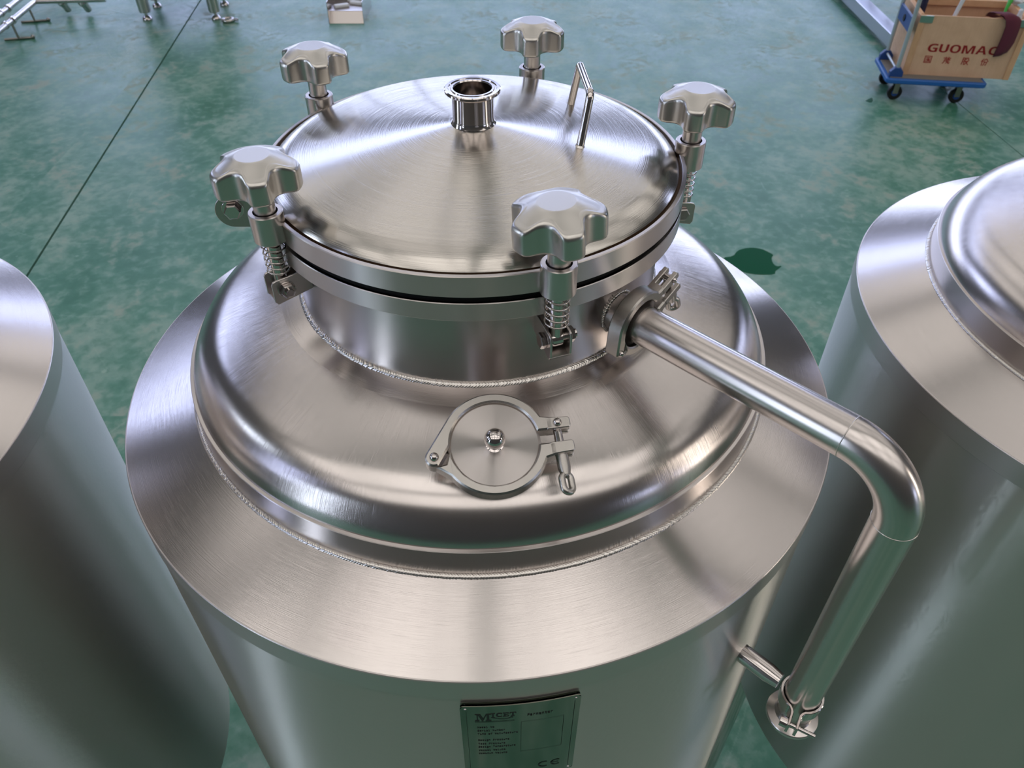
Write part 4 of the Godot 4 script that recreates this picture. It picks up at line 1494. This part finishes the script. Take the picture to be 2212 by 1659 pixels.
func _ready() -> void:
	# camera
	var cam := Camera3D.new()
	cam.name = "camera"
	add_child(cam)
	cam.transform = Transform3D(Basis(Vector3.RIGHT, deg_to_rad(-PITCH)) * Basis(Vector3.BACK, deg_to_rad(ROLL)), CAM_AT)
	var lens := CameraAttributesPhysical.new()
	lens.frustum_focal_length = 24.49
	lens.frustum_focus_distance = 0.74
	lens.frustum_near = 0.05
	lens.frustum_far = 100.0
	lens.exposure_aperture = 15.0
	cam.attributes = lens
	cam.fov = 52.21
	cam.near = 0.05
	cam.current = true
	# sky and exposure
	var we := WorldEnvironment.new()
	we.name = "environment"
	var env := Environment.new()
	var sky := Sky.new()
	var sm := ProceduralSkyMaterial.new()
	sm.sky_top_color = Color(0.74, 0.79, 0.96)
	sm.sky_horizon_color = Color(0.83, 0.87, 1.0)
	sm.ground_horizon_color = Color(0.72, 0.74, 0.80)
	sm.ground_bottom_color = Color(0.60, 0.60, 0.62)
	sm.sky_energy_multiplier = 2.0
	sm.ground_energy_multiplier = 1.6
	sky.sky_material = sm
	env.background_mode = Environment.BG_SKY
	env.sky = sky
	env.tonemap_mode = Environment.TONE_MAPPER_LINEAR
	env.tonemap_exposure = 1.14
	env.sdfgi_enabled = true
	env.ssao_enabled = true
	env.ssil_enabled = true
	we.environment = env
	add_child(we)
	make_materials()
	build_hall()
	# tanks
	var main := make_fermenter("stainless steel fermenter tank in the middle with nameplate and five star knobs")
	var left: Node3D = main.duplicate()
	left.name = numbered("fermenter")
	add_child(left)
	left.position = Vector3(-0.8964, 0.0, 0.1165)
	tag(left, "stainless steel tank cut off by the left edge of the picture", "tank")
	var right: Node3D = main.duplicate()
	right.name = numbered("fermenter")
	add_child(right)
	right.position = Vector3(0.8924, 0.0, -0.0756)
	tag(right, "stainless steel tank cut off by the right edge of the picture", "tank")
	add_clamps(main)
	add_nameplate(main)
	add_hinge_lug(main)
	add_support(main)
	add_legs(main, 0.0)
	add_legs(left, 0.0)
	add_legs(right, -17.0)
	# sample port on the dome
	var up := Vector3(0.02941, 0.93618, 0.35028).normalized()
	var e1 := Vector3.UP.cross(up).normalized()
	var e2 := up.cross(e1)
	var port := Transform3D(Basis(e1, e2, up), Vector3(0.02134, 1.79962, 0.25411))
	var flat := port * Transform3D(Basis(Vector3.RIGHT, PI / 2.0), Vector3.ZERO)   # y along the port's axis
	var b := MB.new()
	b.T = flat
	b.lathe([Vector2(0.0385, 0.0215), Vector2(0.0385, 0.0190), Vector2(0.0325, 0.0165), Vector2(0.0318, 0.014), Vector2(0.0318, 0.003), Vector2(0.0325, -0.001), Vector2(0.036, -0.006)], 96)
	part(main, "port_ferrule", b, M.satin)
	var cap := thing("end_cap", "round turned steel cap with a ball knob, held by the clamp on the dome", "cap")
	cap.transform = flat
	b = MB.new()
	b.lathe([Vector2(0.0004, 0.0285), Vector2(0.0360, 0.0285), Vector2(0.0385, 0.0262), Vector2(0.0385, 0.0222), Vector2(0.0, 0.0222)], 128)
	part(cap, "disc", b, M.turned)
	b = MB.new()
	b.lathe([Vector2(0.0046, 0.034), Vector2(0.0046, 0.031), Vector2(0.0056, 0.0292), Vector2(0.0074, 0.0285)], 40)
	b.ball(Vector3(0, 0.0395, 0), 0.0088, 40)
	part(cap, "ball_knob", b, M.mirror)
	clamp_thing("bolted ring clamp around the round end cap on the dome", 0.0368, 0.0450, 0.0145, Vector2(-0.0505, -0.0065), 0.0540, 0.0058, 0.0520, port * Transform3D(Basis(Vector3.BACK, deg_to_rad(4.0)), Vector3(0, 0, 0.0250)), 0.5)
	# cleaning pipe
	var az := 45.7
	b = MB.new()
	b.T = polar(az, 0.0, 1.862)
	b.sweep(PackedVector3Array([Vector3(0, 0, 0.180), Vector3(0, 0, 0.1990), Vector3(0, 0, 0.2010), Vector3(0, 0, 0.2030), Vector3(0, 0, 0.2055), Vector3(0, 0, 0.2058)]), [0.0185, 0.0185, 0.0200, 0.0250, 0.0255, 0.0250], 48)
	var inlet := part(main, "inlet_ferrule", b, M.satin)
	b = MB.new()
	var rng := RandomNumberGenerator.new()
	rng.seed = 8
	b.T = polar(az, 0.0, 1.862)
	for i in 44:
		var a := TAU * i / 44.0
		var rr := 0.0192
		b.ball(Vector3(rr * cos(a), rr * sin(a), sqrt(0.1855 * 0.1855 - pow(rr * cos(a), 2)) + 0.0004), 0.0023 * rng.randf_range(0.85, 1.2), 10)
	part(inlet, "inlet_weld", b, M.weld)
	var pipe := thing("spray_pipe", "bent steel cleaning pipe running from the neck down the tank's right side", "pipe")
	b = MB.new()
	b.T = polar(az, 0.0, 1.862)
	b.sweep(bend([Vector3(0, 0, 0.2085), Vector3(0, 0, 0.4695), Vector3(0, -0.385, 0.4695)], 0.056, 24), 0.0181, 48)
	part(pipe, "tube", b, M.pipe)
	b = MB.new()
	b.T = polar(az, 0.0, 1.862)
	b.sweep(PackedVector3Array([Vector3(0, 0, 0.2062), Vector3(0, 0, 0.2065), Vector3(0, 0, 0.2090), Vector3(0, 0, 0.2115), Vector3(0, 0, 0.2135), Vector3(0, 0, 0.2160)]), [0.0250, 0.0255, 0.0250, 0.0205, 0.0190, 0.0182], 48)
	part(pipe, "flange", b, M.satin)
	b = MB.new()
	b.T = polar(az, 0.4695, 1.862)
	b.lathe([Vector2(0.0182, -0.374), Vector2(0.0185, -0.3800), Vector2(0.0192, -0.3822), Vector2(0.0263, -0.3848), Vector2(0.0269, -0.3856), Vector2(0.0268, -0.3895), Vector2(0.0262, -0.3902), Vector2(0.0170, -0.3902), Vector2(0.0168, -0.36)], 64)
	part(pipe, "flange", b, M.satin)
	for k in 2:
		b = MB.new()
		b.T = polar(az, 0.0, 1.862)
		var ring := PackedVector3Array()
		for p in arc(Vector2.ZERO, 0.0180, 0, 355, 71):
			ring.append(Vector3(p.x, p.y, 0.4135) if k == 0 else Vector3(p.x, -0.056, 0.4695 + p.y))
		b.sweep(ring, 0.0005, 6, false, true)
		part(pipe, "weld_seam", b, M.weld)
	var cf := polar(az, 0.2075, 1.862)
	clamp_thing("bolted ring clamp joining the cleaning pipe to the tank's neck", 0.0235, 0.0322, 0.0150, Vector2(-0.0325, -0.0050), 0.0490, 0.0050, 0.0450, cf * Transform3D(Basis(Vector3.BACK, deg_to_rad(24.0)), Vector3.ZERO), -0.68)
	build_truck()
	build_crate()
	build_crate_things()
	build_background()
